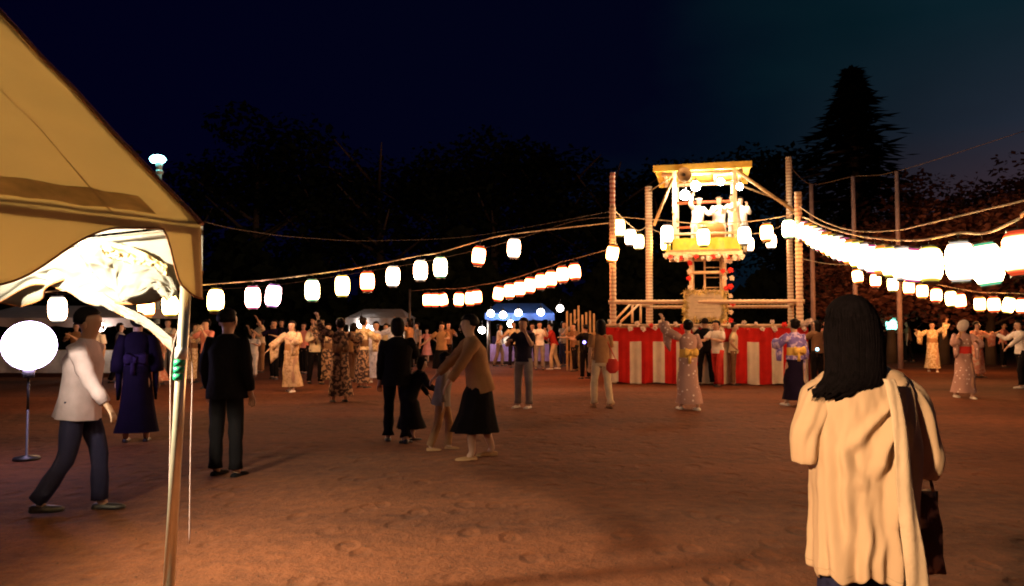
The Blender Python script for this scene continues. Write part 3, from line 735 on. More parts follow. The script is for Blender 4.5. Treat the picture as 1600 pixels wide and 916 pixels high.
def person(loc, h, rz, outfit, label, armL='down', armR='down', leg='stand', lean=0, head=(0,0), hair='short', fine=False, group=None, hold=None):
    k = h/1.65
    root = empty('person', loc, label, 'person', group, rz)
    def U(v): return Vector(v)*k
    legs_ = LEG[leg]; TH, SHN = .42, .40
    drop = []
    for (a, b, sp_) in legs_: drop.append(TH*math.cos(a)*math.cos(sp_*.5)+SHN*math.cos(b))
    pz_ = max(drop)+.085
    pel = V(0, 0, pz_)
    rot = Matrix.Rotation(-lean, 3, 'X')
    def T(x_, y_, z_): return pel+rot @ V(x_, y_, z_)
    sw = outfit.get('sw', .165)
    vs = []; rad = []; ed = []
    def nd(p, r, par=None):
        vs.append(U(p)); rad.append((r[0]*k, r[1]*k) if isinstance(r, tuple) else (r*k, r*k))
        if par is not None: ed.append((par, len(vs)-1))
        return len(vs)-1
    n0 = nd(pel, .10); n1 = nd(T(0,0,.14), .095, n0); n2 = nd(T(0,.0,.34), .105, n1); n3 = nd(T(0,-.005,.455), .062, n2)
    nk = T(0, .005, .50); n4 = nd(nk, .047, n3)
    hr = rot.copy() if not head else Matrix.Rotation(-lean*.5-head[0], 3, 'X') @ Matrix.Rotation(head[1], 3, 'Z')
    HD = lambda x_, y_, z_: nk+hr @ V(x_, y_, z_)
    n5 = nd(HD(0,.015,.06), (.058,.062), n4); n6 = nd(HD(0,.012,.105), (.074,.084), n5); n7 = nd(HD(0,0,.155), (.078,.090), n6); n8 = nd(HD(0,-.004,.195), .055, n7)
    hands = []; arms_ = []
    for s, nm in ((-1, armL), (1, armR)):
        ud, fd = ARM[nm](s) if isinstance(nm, str) else nm
        ud = rot @ ud.normalized(); fd = rot @ fd.normalized()
        sh = T(s*sw, 0, .42); el = sh+ud*.27; wr = el+fd*.235
        a = nd(sh-V(s*.012,0,.008), .036, n2); b = nd(sh.lerp(el, .5), .036, a); c = nd(el, .036, b); d = nd(el.lerp(wr, .45), .036, c); e_ = nd(wr, .023, d)
        side = fd.cross(V(0,0,1)); side = (side if side.length > .1 else V(1,0,0)).normalized()
        pn = side.cross(fd).normalized()
        pm = nd(wr+fd*.045, (.034,.017), e_)
        pe = nd(wr+fd*.085, (.034,.014), pm)
        for q_, ln in ((-1.5,.060),(-.5,.075),(.5,.080),(1.5,.068)):
            f0 = wr+fd*.092+side*q_*.019; f1 = f0+(fd+side*q_*.06-pn*.25).normalized()*ln*.55; f2 = f1+(fd-pn*.8).normalized()*ln*.45
            g0 = nd(f0, .0085, pe); g1 = nd(f1, .008, g0); nd(f2, .006, g1)
        t0 = nd(wr+fd*.03+side*s*-1*.034, .011, pm); nd(wr+fd*.065+side*s*-1*.055-pn*.012, .008, t0)
        arms_.append((sh, el, wr, ud, fd)); hands.append(wr+fd*.07)
    lg = []
    for s, (a_, b_, sp_) in zip((-1, 1), legs_):
        hip = pel+V(s*.09, 0, -.02)
        kn = hip+V(s*sp_*TH*.5, math.sin(a_)*TH, -math.cos(a_)*TH*math.cos(sp_*.5)); an = kn+V(s*sp_*.1, math.sin(b_)*SHN, -math.cos(b_)*SHN)
        a = nd(hip, .085, n0); b = nd(hip.lerp(kn, .5), .072, a); c = nd(kn, .052, b); c2 = nd(kn.lerp(an, .35), .052, c); d = nd(an, .034, c2)
        hl = max(-.9, min(.5, b_*1.2)) if an.z > .14 else 0
        fdv = V(0, math.cos(hl), math.sin(hl))
        nd(an+V(0,0,-.04)+fdv*.06, .032, d)
        lg.append((hip, kn, an, fdv))
    me = bpy.data.meshes.new('body'); me.from_pydata([tuple(v) for v in vs], ed, []); me.materials.append(SKIN)
    bo = bpy.data.objects.new('body', me); COL.objects.link(bo); bo.parent = root
    sm = bo.modifiers.new('Skin', 'SKIN'); sm.use_smooth_shade = True; sm.branch_smoothing = .6
    for i, r_ in enumerate(rad):
        dsk = me.skin_vertices[0].data[i]; dsk.radius = (r_[0]*1.12, r_[1]*1.12); dsk.use_root = (i == 0)
    ss = bo.modifiers.new('Sub', 'SUBSURF'); ss.levels = 1; ss.render_levels = 2 if fine else 1
    # clothing
    NS = 28 if fine else 18
    def ring(c, rx, ry, f=0, fk=7, ph=0, rt=rot):
        o_ = []
        for j in range(NS):
            q_ = 2*math.pi*j/NS; m_ = 1+1.5*f*math.sin(fk*q_+ph)+.05*noise.noise(Vector((math.cos(q_)*1.6+loc[0], math.sin(q_)*1.6+loc[1], c.z*9)))
            o_.append(U(c+rt @ V(math.cos(q_)*rx*m_, math.sin(q_)*ry*m_, 0)))
        return o_
    top = outfit['top']; bot = outfit['bot']; tm = outfit['tm']; bm_ = outfit['bm']
    sx = sw/.165
    hemz = {'tee': -.06, 'loose': -.14, 'yukata': -.02}.get(top, -.06)
    lo = 1.2 if top == 'loose' else 1.0
    I = Matrix.Identity(3)
    if top:
        rr_ = [(hemz, .172*lo, .138*lo, .04), (hemz+.07, .166*lo, .132*lo, .035), (.08, .148*lo, .114*lo, .03), (.2, .150*lo, .112*lo, .025), (.32, .168*lo, .118*lo, .02), (.39, .172*sx, .105, .01), (.44, .155*sx, .085, 0), (.47, .105, .07, 0), (.495, .062, .058, 0)]
        mb = MB(); mb.loft([ring(T(0,.0,z_), a, b, f, 7, z_*9) for z_, a, b, f in rr_], True, False)
        o = obj('shirt' if top != 'yukata' else 'kimono_top', mb, tm, root, False)
        for (sh, el, wr, ud, fd), s in zip(arms_, (-1, 1)):
            mb = MB(); st = sh-ud*.03
            if top == 'tee' and not outfit.get('long'): pp_, rp = [st, sh+ud*.05, sh+ud*.12, sh+ud*.19], [.062,.070,.070,.074]
            elif top == 'yukata':
                pp_, rp = [st, sh+ud*.08, el-ud*.05, el+fd*.04, el+fd*.16], [.062,.074,.085,.095,.10]
            else: pp_, rp = [st, sh+ud*.06, sh+ud*.12, sh+ud*.18, el-ud*.03, el+fd*.03, el+fd*.08, el+fd*.14, wr-fd*.01], [.062,.068,.060,.064,.055,.058,.050,.052,.040]
            mb.tube([U(p) for p in pp_], [r_*k*(1.06 if top == 'loose' else 1) for r_ in rp], 12, True, None, .05, 4)
            if top == 'yukata':   # hanging kimono sleeve pouch
                a0 = el-ud*.10; a1 = el+fd*.20; nn = 7; w0 = .030; rows = []
                sd_ = (a1-a0).normalized().cross(V(0,0,1)); sd_ = (sd_ if sd_.length > .1 else V(0,1,0)).normalized()
                for i in range(5):
                    dz = -.36*i/4; ww = w0*(1.3-.15*i)
                    A0 = a0+V(0,0,dz)+(a1-a0)*.04*i; A1 = a1+V(0,0,dz)-(a1-a0)*.02*i
                    rows.append([U(A0+sd_*ww), U(A0.lerp(A1,.5)+sd_*ww*1.5), U(A1+sd_*ww), U(A1-sd_*ww), U(A0.lerp(A1,.5)-sd_*ww*1.2), U(A0-sd_*ww)])
                mb.loft(rows, True, True)
            obj('sleeve', mb, tm, root, False)
    if bot in ('trousers', 'shorts'):
        mb = MB(); mb.loft([ring(T(0,0,.10), .140, .104), ring(T(0,0,.0), .146, .108), ring(pel+V(0,0,-.08), .154, .112, rt=I), ring(pel+V(0,0,-.12), .13, .09, rt=I)], True, True)
        for hip, kn, an, fdv in lg:
            if bot == 'shorts': mb.tube([U(hip+V(0,0,.02)), U(hip.lerp(kn,.5)), U(kn+V(0,0,.02))], [.088*k,.088*k,.088*k], 14, True, None, .04, 4)
            else: mb.tube([U(hip+V(0,0,.02)), U(hip.lerp(kn,.3)), U(hip.lerp(kn,.6)), U(hip.lerp(kn,.88)), U(kn.lerp(an,.08)), U(kn.lerp(an,.3)), U(kn.lerp(an,.55)), U(kn.lerp(an,.8)), U(an+V(0,0,.01))], [.090*k,.086*k,.080*k,.068*k,.073*k,.064*k,.067*k,.060*k,.066*k*outfit.get('cuff',1)], 14, True, None, .05, 4)
        obj('trousers' if bot == 'trousers' else 'shorts', mb, bm_, root, False)
    elif bot in ('skirt', 'yukata'):
        ml = (lg[0][2]+lg[1][2])/2; mk = (lg[0][1]+lg[1][1])/2
        ey = abs(lg[0][2].y-lg[1][2].y)/2; exx = abs(lg[0][2].x-lg[1][2].x)/2
        mb = MB()
        if bot == 'skirt':
            zz = outfit.get('hem', .45)
            rs = [ring(T(0,0,.09), .130, .095), ring(T(0,0,0), .148, .112, .02), ring(pel+V(0,mk.y*.3,-.15), .195, .165, .03, 9, 1, I), ring(V(mk.x*.7, mk.y*.7, (pz_-.15+zz)/2), .235, .20, .035, 9, 1.5, I), ring(V(mk.x, mk.y, zz), .25, .21+ey*.4, .08, 9, 2, I)]
        else:
            zz = .12
            rs = [ring(T(0,0,.08), .140, .105), ring(T(0,0,0), .160, .125, .02), ring(pel+V(0,mk.y*.2,-.16), .170, .14, .03, 5, 1, I), ring(V(mk.x, mk.y, .48), .150+exx*.4, .125+ey*.3, .05, 5, 1.3, I), ring(V(ml.x, ml.y*.8, .3), .135+exx*.7, .12+ey*.6, .06, 5, 1.6, I), ring(V(ml.x, ml.y, zz), .130+exx, .115+ey*.9, .08, 5, 2, I)]
        mb.loft(rs, True, False); obj('skirt' if bot == 'skirt' else 'kimono_skirt', mb, bm_, root, False)
    if top == 'yukata':
        om = outfit.get('obi')
        mb = MB(); mb.loft([ring(T(0,0,z_), a, b) for z_, a, b in ((.05,.157,.122),(.06,.162,.128),(.13,.158,.125),(.20,.162,.128),(.21,.156,.120))], True, False)
        ob = obj('obi_sash', mb, om, root, False)
        mb = MB()
        for s in (-1, 1):
            mb.loft([[U(T(s*x_, -.135-y_, .15+z_*m_)) for z_, y_ in ((-.5,0),(-.3,.03),(.3,.03),(.5,0),(.3,-.01),(-.3,-.01))] for x_, m_ in ((.0,.06),(.05,.13),(.11,.17),(.135,.10))], True, True)
        mb.box(U(T(0,-.16,.14)), (.05*k,.04*k,.08*k), rot)
        mb.box(U(T(-.03,-.15,.03)), (.05*k,.02*k,.16*k), rot)
        obj('bow', mb, om, ob, False)
    # shoes
    shm = outfit.get('shoe', DARK)
    for hip, kn, an, fdv in lg:
        c = an+V(0,0,-.048)+fdv*.055; upv = V(0,-fdv.z,fdv.y)
        rs = []
        for t_, w_, h_ in ((-.11,.02,.03),(-.09,.036,.04),(-.02,.04,.042),(.06,.047,.034),(.115,.040,.026),(.14,.018,.016)):
            rs.append([U(c+fdv*t_+V(math.cos(q_)*w_,0,0)+upv*(max(-.02, math.sin(q_)*h_)-.012)) for q_ in [2*math.pi*j/10 for j in range(10)]])
        obj('shoe', MB().loft(rs, True, True), shm, root, False)
    # hair
    hc = HD(0,-.012,.15); hmat = outfit.get('hairm', HAIR)
    nh = 22 if fine else 14
    def hfn(p):
        p = Vector(p)
        f_ = p.y > .015 and p.z < .045
        if f_: p.y = .015-(.045-p.z)*.05; p.x *= .97
        if hair in ('short',) and p.z < -.03: p.z = -.03+(p.z+.03)*.3 if p.y < 0 else -.03; 
        if hair in ('bob', 'long') and p.z < -.03:
            p.z *= 1.55 if hair == 'bob' else 2.6; p.x *= 1.05; p.y = min(p.y, -.0)
        w_ = 1+.05*noise.noise(p*30)
        return hr @ (p*w_)
    mb = MB(); mb.ell(V(0,0,0), (.096,.110,.105), nh, 12, None, hfn)
    if hair == 'bun': mb.ell(hr @ V(0,-.10,.03), (.045,.04,.045), 10, 7)
    mb.v = [tuple(U(hc+Vector(v))) for v in mb.v]
    obj('hair', mb, hmat, root, False)
    # face
    for s in (-1, 1):
        obj('eye', MB().ell(U(HD(s*.032,.100,.122)), (.013*k,.006*k,.0065*k), 6, 4).ell(U(HD(s*.033,.101,.140)), (.017*k,.005*k,.004*k), 6, 4), DARK, root, False)
        if fine: obj('ear', MB().ell(U(HD(s*.088,.0,.10)), (.010*k,.018*k,.03*k), 6, 5), SKIN, root, False)
    obj('mouth', MB().ell(U(HD(0,.100,.052)), (.022*k,.005*k,.005*k), 6, 4), mat('lips', (.42,.14,.10), .5), root, False)
    obj('nose', MB().ell(U(HD(0,.108,.088)), (.012*k,.014*k,.02*k), 8, 5), SKIN, root, False)
    if outfit.get('band'):
        mb = MB(); mb.loft([[U(hc+hr @ V(math.cos(q_)*a, math.sin(q_)*b, z_)) for q_ in [2*math.pi*j/16 for j in range(16)]] for a, b, z_ in ((.099,.113,.02),(.101,.116,.035),(.096,.110,.055))], True, False)
        obj('headband', mb, outfit['band'], root, False)
    M_ = Matrix.Translation(Vector(loc)) @ Matrix.Rotation(rz, 4, 'Z')
    root['_'] = 0; del root['_']
    return root, [M_ @ U(h_) for h_ in hands], M_

# cloth palette
def cl(name, col, **k):
    k.setdefault('bump', .3); k.setdefault('bscale', 25); k.setdefault('var', .18)
    return mat(name, col, .85, **k)
C = {
 'cream': cl('cream_cotton', (.72,.60,.40)), 'white': cl('white_cotton', (.80,.76,.70)), 'black': cl('black_cotton', (.008,.007,.008)),
 'navy': cl('navy_cotton', (.018,.016,.03)), 'tan': cl('tan_cotton', (.36,.20,.095)), 'grey': cl('grey_cotton', (.25,.22,.20)), 'denim': cl('denim', (.018,.018,.05)),
 'red': cl('red_cotton', (.60,.05,.04)), 'pink': cl('pink_cotton', (.70,.28,.22)), 'purple': cl('purple_cotton', (.03,.017,.065)), 'blue': cl('blue_cotton', (.08,.10,.35)),
 'yellow': cl('yellow_cotton', (.75,.50,.12)), 'brown': cl('brown_cotton', (.20,.11,.06)), 'pale': cl('pale_pinkish_cotton', (.56,.44,.48)),
 'violetdk': cl('deep_violet_cloth', (.010,.006,.022)),
 'yuk_white': cl('yukata_white_flowers', (.82,.72,.66), col2=(.40,.25,.22), pat='flower', pscale=13, thr=.22),
 'yuk_beige': cl('yukata_beige', (.70,.52,.32), col2=(.50,.33,.18), pat='blotch', pscale=18, thr=.56),
 'yuk_dark': cl('yukata_dark_pattern', (.07,.045,.04), col2=(.45,.28,.17), pat='blotch', pscale=16, thr=.52),
 'yuk_lblue': cl('yukata_pale_blue', (.58,.60,.74), col2=(.35,.38,.55), pat='blotch', pscale=14, thr=.60),
 'yuk_purple': cl('yukata_purple_blue', (.20,.16,.50), col2=(.60,.50,.75), pat='blotch', pscale=12, thr=.55),
 'yuk_pink': cl('yukata_pink', (.72,.30,.20), col2=(.80,.55,.40), pat='blotch', pscale=16, thr=.55),
 'yuk_navy': cl('yukata_navy_white', (.03,.035,.09), col2=(.6,.55,.5), pat='flower', pscale=12, thr=.2),
 'yuk_ochre': cl('yukata_ochre', (.52,.36,.18), col2=(.75,.62,.42), pat='blotch', pscale=20, thr=.5),
}
def O(top, bot, tm, bm, **k):
    d = dict(top=top, bot=bot, tm=C[tm], bm=C[bm]); d.update(k)
    for q_ in ('obi', 'shoe', 'band', 'hairm'):
        if q_ in d and isinstance(d[q_], str): d[q_] = C[d[q_]]
    return d
PI = math.pi
# round fans (uchiwa) held in hands
def fan(p, rz, label, colm, tilt=.3):
    r = empty('hand_fan', p, label, 'fan', None, rz); r.rotation_euler = (tilt, 0, rz)
    mb = MB(); n = 20
    mb.loft([[ (math.cos(2*math.pi*j/n)*.13*q_, y_, .17+math.sin(2*math.pi*j/n)*.125*q_) for j in range(n)] for q_, y_ in ((.97,-.003),(1,0),(.97,.003))], True, True)
    obj('leaf', mb, colm, r, False); obj('handle', MB().tube([(0,0,-.06),(0,0,.06)], .008, 6), WOOD, r, False)
    return r

# --- named people
person(G(120, 800), 1.66, -PI/2+.15, O('loose','trousers','pale','denim', sw=.18, long=True), 'man in loose white shirt and dark trousers striding right beside the floodlight', (V(-.25,-.35,-.9), V(-.05,-.1,-1)), (V(.25,.5,-.8), V(.1,.65,-.75)), 'walk', .10, fine=True)
person(G(212, 690), 1.66, .3, O('yukata','yukata','violetdk','violetdk', obi='purple'), 'person in deep purple robe standing behind the striding man in white', 'down', 'down', 'stand', 0, hair='bun')
person(G(352, 744), 1.66, -.25, O('loose','trousers','black','black', sw=.17, shoe='black'), 'man all in black seen from behind, standing alone right of the tent pole', (V(-.3,-.02,-1), V(-.05,.35,-.9)), (V(.2,-.02,-1), V(.0,.3,-.9)), 'stand', 0, fine=True)
person(G(455, 612), 1.60, PI-.2, O('yukata','yukata','yuk_beige','yuk_beige', obi='tan', shoe='white'), 'woman in pale beige yukata with one arm spread low, left of the dancing crowd', 'clap', (V(.75,.2,-.75), V(.7,.3,-.7)), 'step', 0, hair='bun')
person(G(492, 600), 1.62, PI+.5, O('tee','trousers','cream','black', long=True), 'dancer in cream top and black trousers just right of the beige yukata', 'clap', 'clap', 'step', .05, hair='short')
person(G(531, 628), 1.62, .5, O('yukata','yukata','yuk_dark','yuk_dark', obi='brown'), 'dancer in dark mottled yukata seen from behind under the yellow lantern', 'up', 'side', 'stand', 0, hair='bun')
person(G(587, 597), 1.58, PI+.2, O('yukata','yukata','yuk_lblue','yuk_lblue', obi='white', shoe='white'), 'woman in pale blue yukata with an arm stretched up to the right', (V(-.75,.35,.28), V(-.8,.3,.4)), 'clap', 'stand', 0, hair='bob')
person(G(620, 690), 1.60, .2, O('loose','trousers','black','black', long=True, cuff=1.3), 'dark figure in loose black trousers in front of the pale blue dancer', 'down', 'clap', 'step', 0, hair='bob')
person(G(667, 566), 1.35, PI-.3, O('tee','skirt','pink','pink', hem=.35), 'small distant dancer in salmon pink with arms out, under the red lantern row', 'out', 'fwd', 'step', 0, hair='bun')
person(G(690, 592), 1.55, PI, O('tee','skirt','tan','black', hem=.3), 'woman in brown top and long dark skirt behind the bending woman', 'fwd', 'out', 'stand', 0, hair='bob')
person(G(748, 716), 1.64, PI/2+.25, O('loose','skirt','tan','black', hem=.30, sw=.17, shoe='tan'), 'woman in tan blouse and long black skirt reaching forward to a child', (V(-.2,.75,-.70), V(0,.75,-.72)), (V(.15,.85,-.60), V(0,.85,-.55)), 'step', .20, hair='short', fine=True)
person(G(690, 703), 1.18, -PI/2, O('loose','trousers','grey','tan', shoe='tan'), 'child in pale trousers standing before the woman in the tan blouse', 'down', 'down', 'step', .12, hair='bob')
person(G(640, 690), 1.12, -PI/2+.5, O('loose','skirt','black','black', hem=.25), 'small stooping figure in black left of the child in pale trousers', 'reach', 'fwd', 'step', .45, hair='bob')
person(G(818, 637), 1.62, PI*.85, O('tee','trousers','navy','grey', shoe='white'), 'slim person in navy top, grey trousers and white shoes, alone before the blue stall', 'face', 'clap', 'stand', 0, hair='short')
person(G(866, 577), 1.58, PI/2, O('tee','trousers','red','cream', shoe='white', long=True), 'person in red top and pale trousers near the blue tarpaulin stall', 'fwd', 'fwd', 'step', .25, hair='short')
person(G(843, 578), 1.60, PI, O('tee','trousers','white','grey'), 'person in white top left of the one in red by the blue stall', 'face', 'clap', 'stand', .1, hair='short')
person(G(940, 637), 1.60, .25, O('tee','trousers','tan','cream', shoe='brown', cuff=1.25), 'woman with black bob and wide cream trousers before the left end of the striped curtain', 'down', (V(.2,.25,-1), V(.1,.5,-.8)), 'step', .05, hair='long')
person(G(915, 592), 1.50, .6, O('tee','trousers','black','black'), 'dark figure half hidden behind the woman in cream trousers', 'fwd', 'down', 'stand', 0, hair='short')
person(G(1076, 640), 1.60, .15, O('yukata','yukata','yuk_white','yuk_white', obi='yellow', shoe='white'), 'woman in white yukata with golden sash dancing in front of the middle of the curtain', 'up', 'clap', 'step', 0, hair='bun')
person(G(1103, 602), 1.66, .1, O('tee','trousers','black','black', long=True), 'person in black against the middle of the striped curtain', 'clap', 'clap', 'wide', .05, hair='short')
person(G(1122, 604), 1.62, PI/2+.7, O('tee','trousers','white','red'), 'person in white top and red trousers beside the black-clad one at the curtain', 'clap', 'fwd', 'step', .1, hair='short')
person(G(1146, 602), 1.55, -PI/2-.3, O('tee','trousers','cream','brown'), 'person in cream top and brown trousers against the right half of the curtain', 'hip', 'hip', 'stand', .05, hair='short')
person(G(1243, 634), 1.62, .35, O('yukata','yukata','yuk_purple','violetdk', obi='yellow', shoe='white'), 'dancer in violet-blue yukata with yellow sash at the right end of the curtain', 'clap', 'down', 'step', 0, hair='bun')
person(G(1278, 606), 1.60, .5, O('tee','trousers','brown','black'), 'figure in brown top between the right stage pole and the long-haired woman', 'fwd', 'clap', 'stand', 0, hair='long')
person(G(1458, 581), 1.60, PI-.4, O('yukata','yukata','yuk_ochre','yuk_ochre', obi='tan', shoe='white'), 'dancer in ochre yukata between the teal lamp and the one in white', 'up', 'side', 'step', 0, hair='bun')
_, hd, _ = person(G(1507, 622), 1.58, PI-.15, O('yukata','yukata','yuk_white','yuk_white', obi='red', shoe='white'), 'dancer in white flowered yukata holding a round fan before her face', 'clap', 'face', 'step', 0, hair='bun')
fan(hd[1]+Vector((0,-.05,-.02)), .1, 'round white paper fan held up by the dancer in white yukata', C['white'])
person(G(1528, 590), 1.58, PI+.3, O('yukata','yukata','yuk_pink','yuk_pink', obi='brown'), 'dancer in dusky pink yukata half behind the one in white', 'side', 'clap', 'stand', 0, hair='bun')
person(G(1568, 574), 1.58, PI+.8, O('tee','trousers','pink','black'), 'person in pink top and black trousers near the right edge, farther back', 'face', 'down', 'stand', .05, hair='short')
person(G(1598, 606), 1.62, PI/2, O('tee','trousers','white','black', shoe='white', long=True), 'person in white long-sleeved top and black trousers cut by the right edge', 'reach', 'side', 'step', .1, hair='short')
# --- drummers on the tower
dz = pz+.06
def on(px, Yd): return Vector((P(px, 400, Yd).x, Yd, dz))
person(on(1090, 22.25), 1.66, PI*1.1, O('loose','trousers','white','white', band='white'), 'drummer in white with headband at the left of the tower platform', 'fwd', 'up', 'wide', .15)
person(on(1124, 22.35), 1.70, PI*.95, O('loose','trousers','white','white', band='brown'), 'drummer in white standing at the middle of the tower platform', 'out', 'clap', 'wide', .08)
person(on(1148, 21.3), 1.60, PI*.7, O('loose','trousers','white','white'), 'drummer in white at the right front post of the tower platform', 'fwd', 'clap', 'wide', .1)
person(on(1158, 22.2), 1.66, PI*.9, O('loose','trousers','white','cream'), 'helper in white at the right rear of the tower platform', 'face', 'down', 'stand', .05)
# --- background dancers and onlookers
rr = random.Random(21)
BG = [
 (150,612,'white','denim','tee','onlooker in white top and jeans beneath the tent, left of the purple robe'),
 (185,598,'grey','black','tee','onlooker in grey top beside the far bright bulb under the tent'),
 (118,596,'tan','brown','tee','onlooker in tan top left of the far bulb under the tent'),
 (246,602,'yuk_pink','yuk_pink','yukata','dancer in pink yukata just left of the tent pole'),
 (300,598,'yuk_ochre','yuk_ochre','yukata','dancer in ochre yukata just right of the tent pole'),
 (322,606,'pink','brown','tee','dancer in pink top at the left shoulder of the man in black'),
 (262,590,'cream','grey','tee','onlooker in cream top behind the tent pole'),
 (396,588,'white','white','tee','child-sized dancer all in white right of the man in black'),
 (407,582,'cream','tan','tee','dancer in cream beside the small one in white'),
 (428,592,'violetdk','black','tee','onlooker in dark violet left of the beige yukata'),
 (440,578,'navy','black','tee','onlooker in navy top behind the beige yukata'),
 (474,584,'pink','black','tee','dancer in salmon top behind the cream and black pair'),
 (512,600,'yuk_dark','yuk_dark','yukata','dancer in mottled brown yukata left of the one under the yellow lantern'),
 (552,596,'tan','brown','tee','dancer in tan top between the mottled and the pale blue yukata'),
 (566,606,'yuk_ochre','yuk_dark','yukata','dancer in ochre kimono top touching the left of the pale blue yukata'),
 (603,585,'cream','brown','tee','onlooker in cream top behind the raised arm of the pale blue yukata'),
 (640,578,'tan','black','tee','onlooker in tan top and black trousers right of the black robe'),
 (652,572,'grey','black','tee','onlooker in grey next to the small salmon pink dancer'),
 (700,574,'brown','black','tee','onlooker in brown beyond the tan blouse'),
 (780,572,'white','grey','tee','stall visitor in white at the left of the blue tarpaulin stall'),
 (802,574,'cream','navy','tee','stall visitor in cream top under the round stall lights'),
 (832,576,'purple','black','tee','stall visitor in purple top before the blue tarpaulin'),
 (880,572,'grey','denim','tee','stall visitor in grey top and jeans right of the blue tarpaulin'),
 (898,580,'brown','black','tee','onlooker in brown beside the wooden gate'),
 (1290,585,'pink','brown','tee','onlooker in pink top left of the long-haired woman'),
 (1420,566,'brown','black','tee','dim onlooker in brown under the teal lamp'),
 (1548,566,'brown','black','tee','dim onlooker in brown between the pink yukata and the right edge'),
]
for i, (px, fy, a, b, ty, lb) in enumerate(BG):
    kk = ['clap','up','fwd','down','out','face','side']
    person(G(px, fy), 1.52+.16*rr.random() if 'child' not in lb else 1.3, PI*2*rr.random() if i % 3 else PI+rr.gauss(0,.5), O(ty, 'yukata' if ty == 'yukata' else 'trousers', a, b, **({'obi': 'brown'} if ty == 'yukata' else {})), lb, kk[rr.randrange(7)], kk[rr.randrange(7)], ['stand','step'][i % 2], .04, hair=['short','bob','bun'][i % 3], group='dancers and onlookers in the background')
# handbag of the woman in cream
bp = G(956, 637)+Vector((0,0,0)); HB = empty('handbag', bp+Vector((0,-.05,.62)), 'red shoulder bag at the hip of the woman in cream trousers', 'bag')
obj('pouch', MB().tube([(0,0,.0),(0,0,.06),(0,0,.2),(0,0,.26)], [.06,.12,.12,.08], 12, flat=.5), C['red'], HB, False)
obj('strap', MB().tube(smooth_pts([V(-.08,0,.24), V(-.12,0,.5), V(-.14,0,.68), V(-.05,0,.5), V(.07,0,.24)]), .008, 5), C['red'], HB, False)

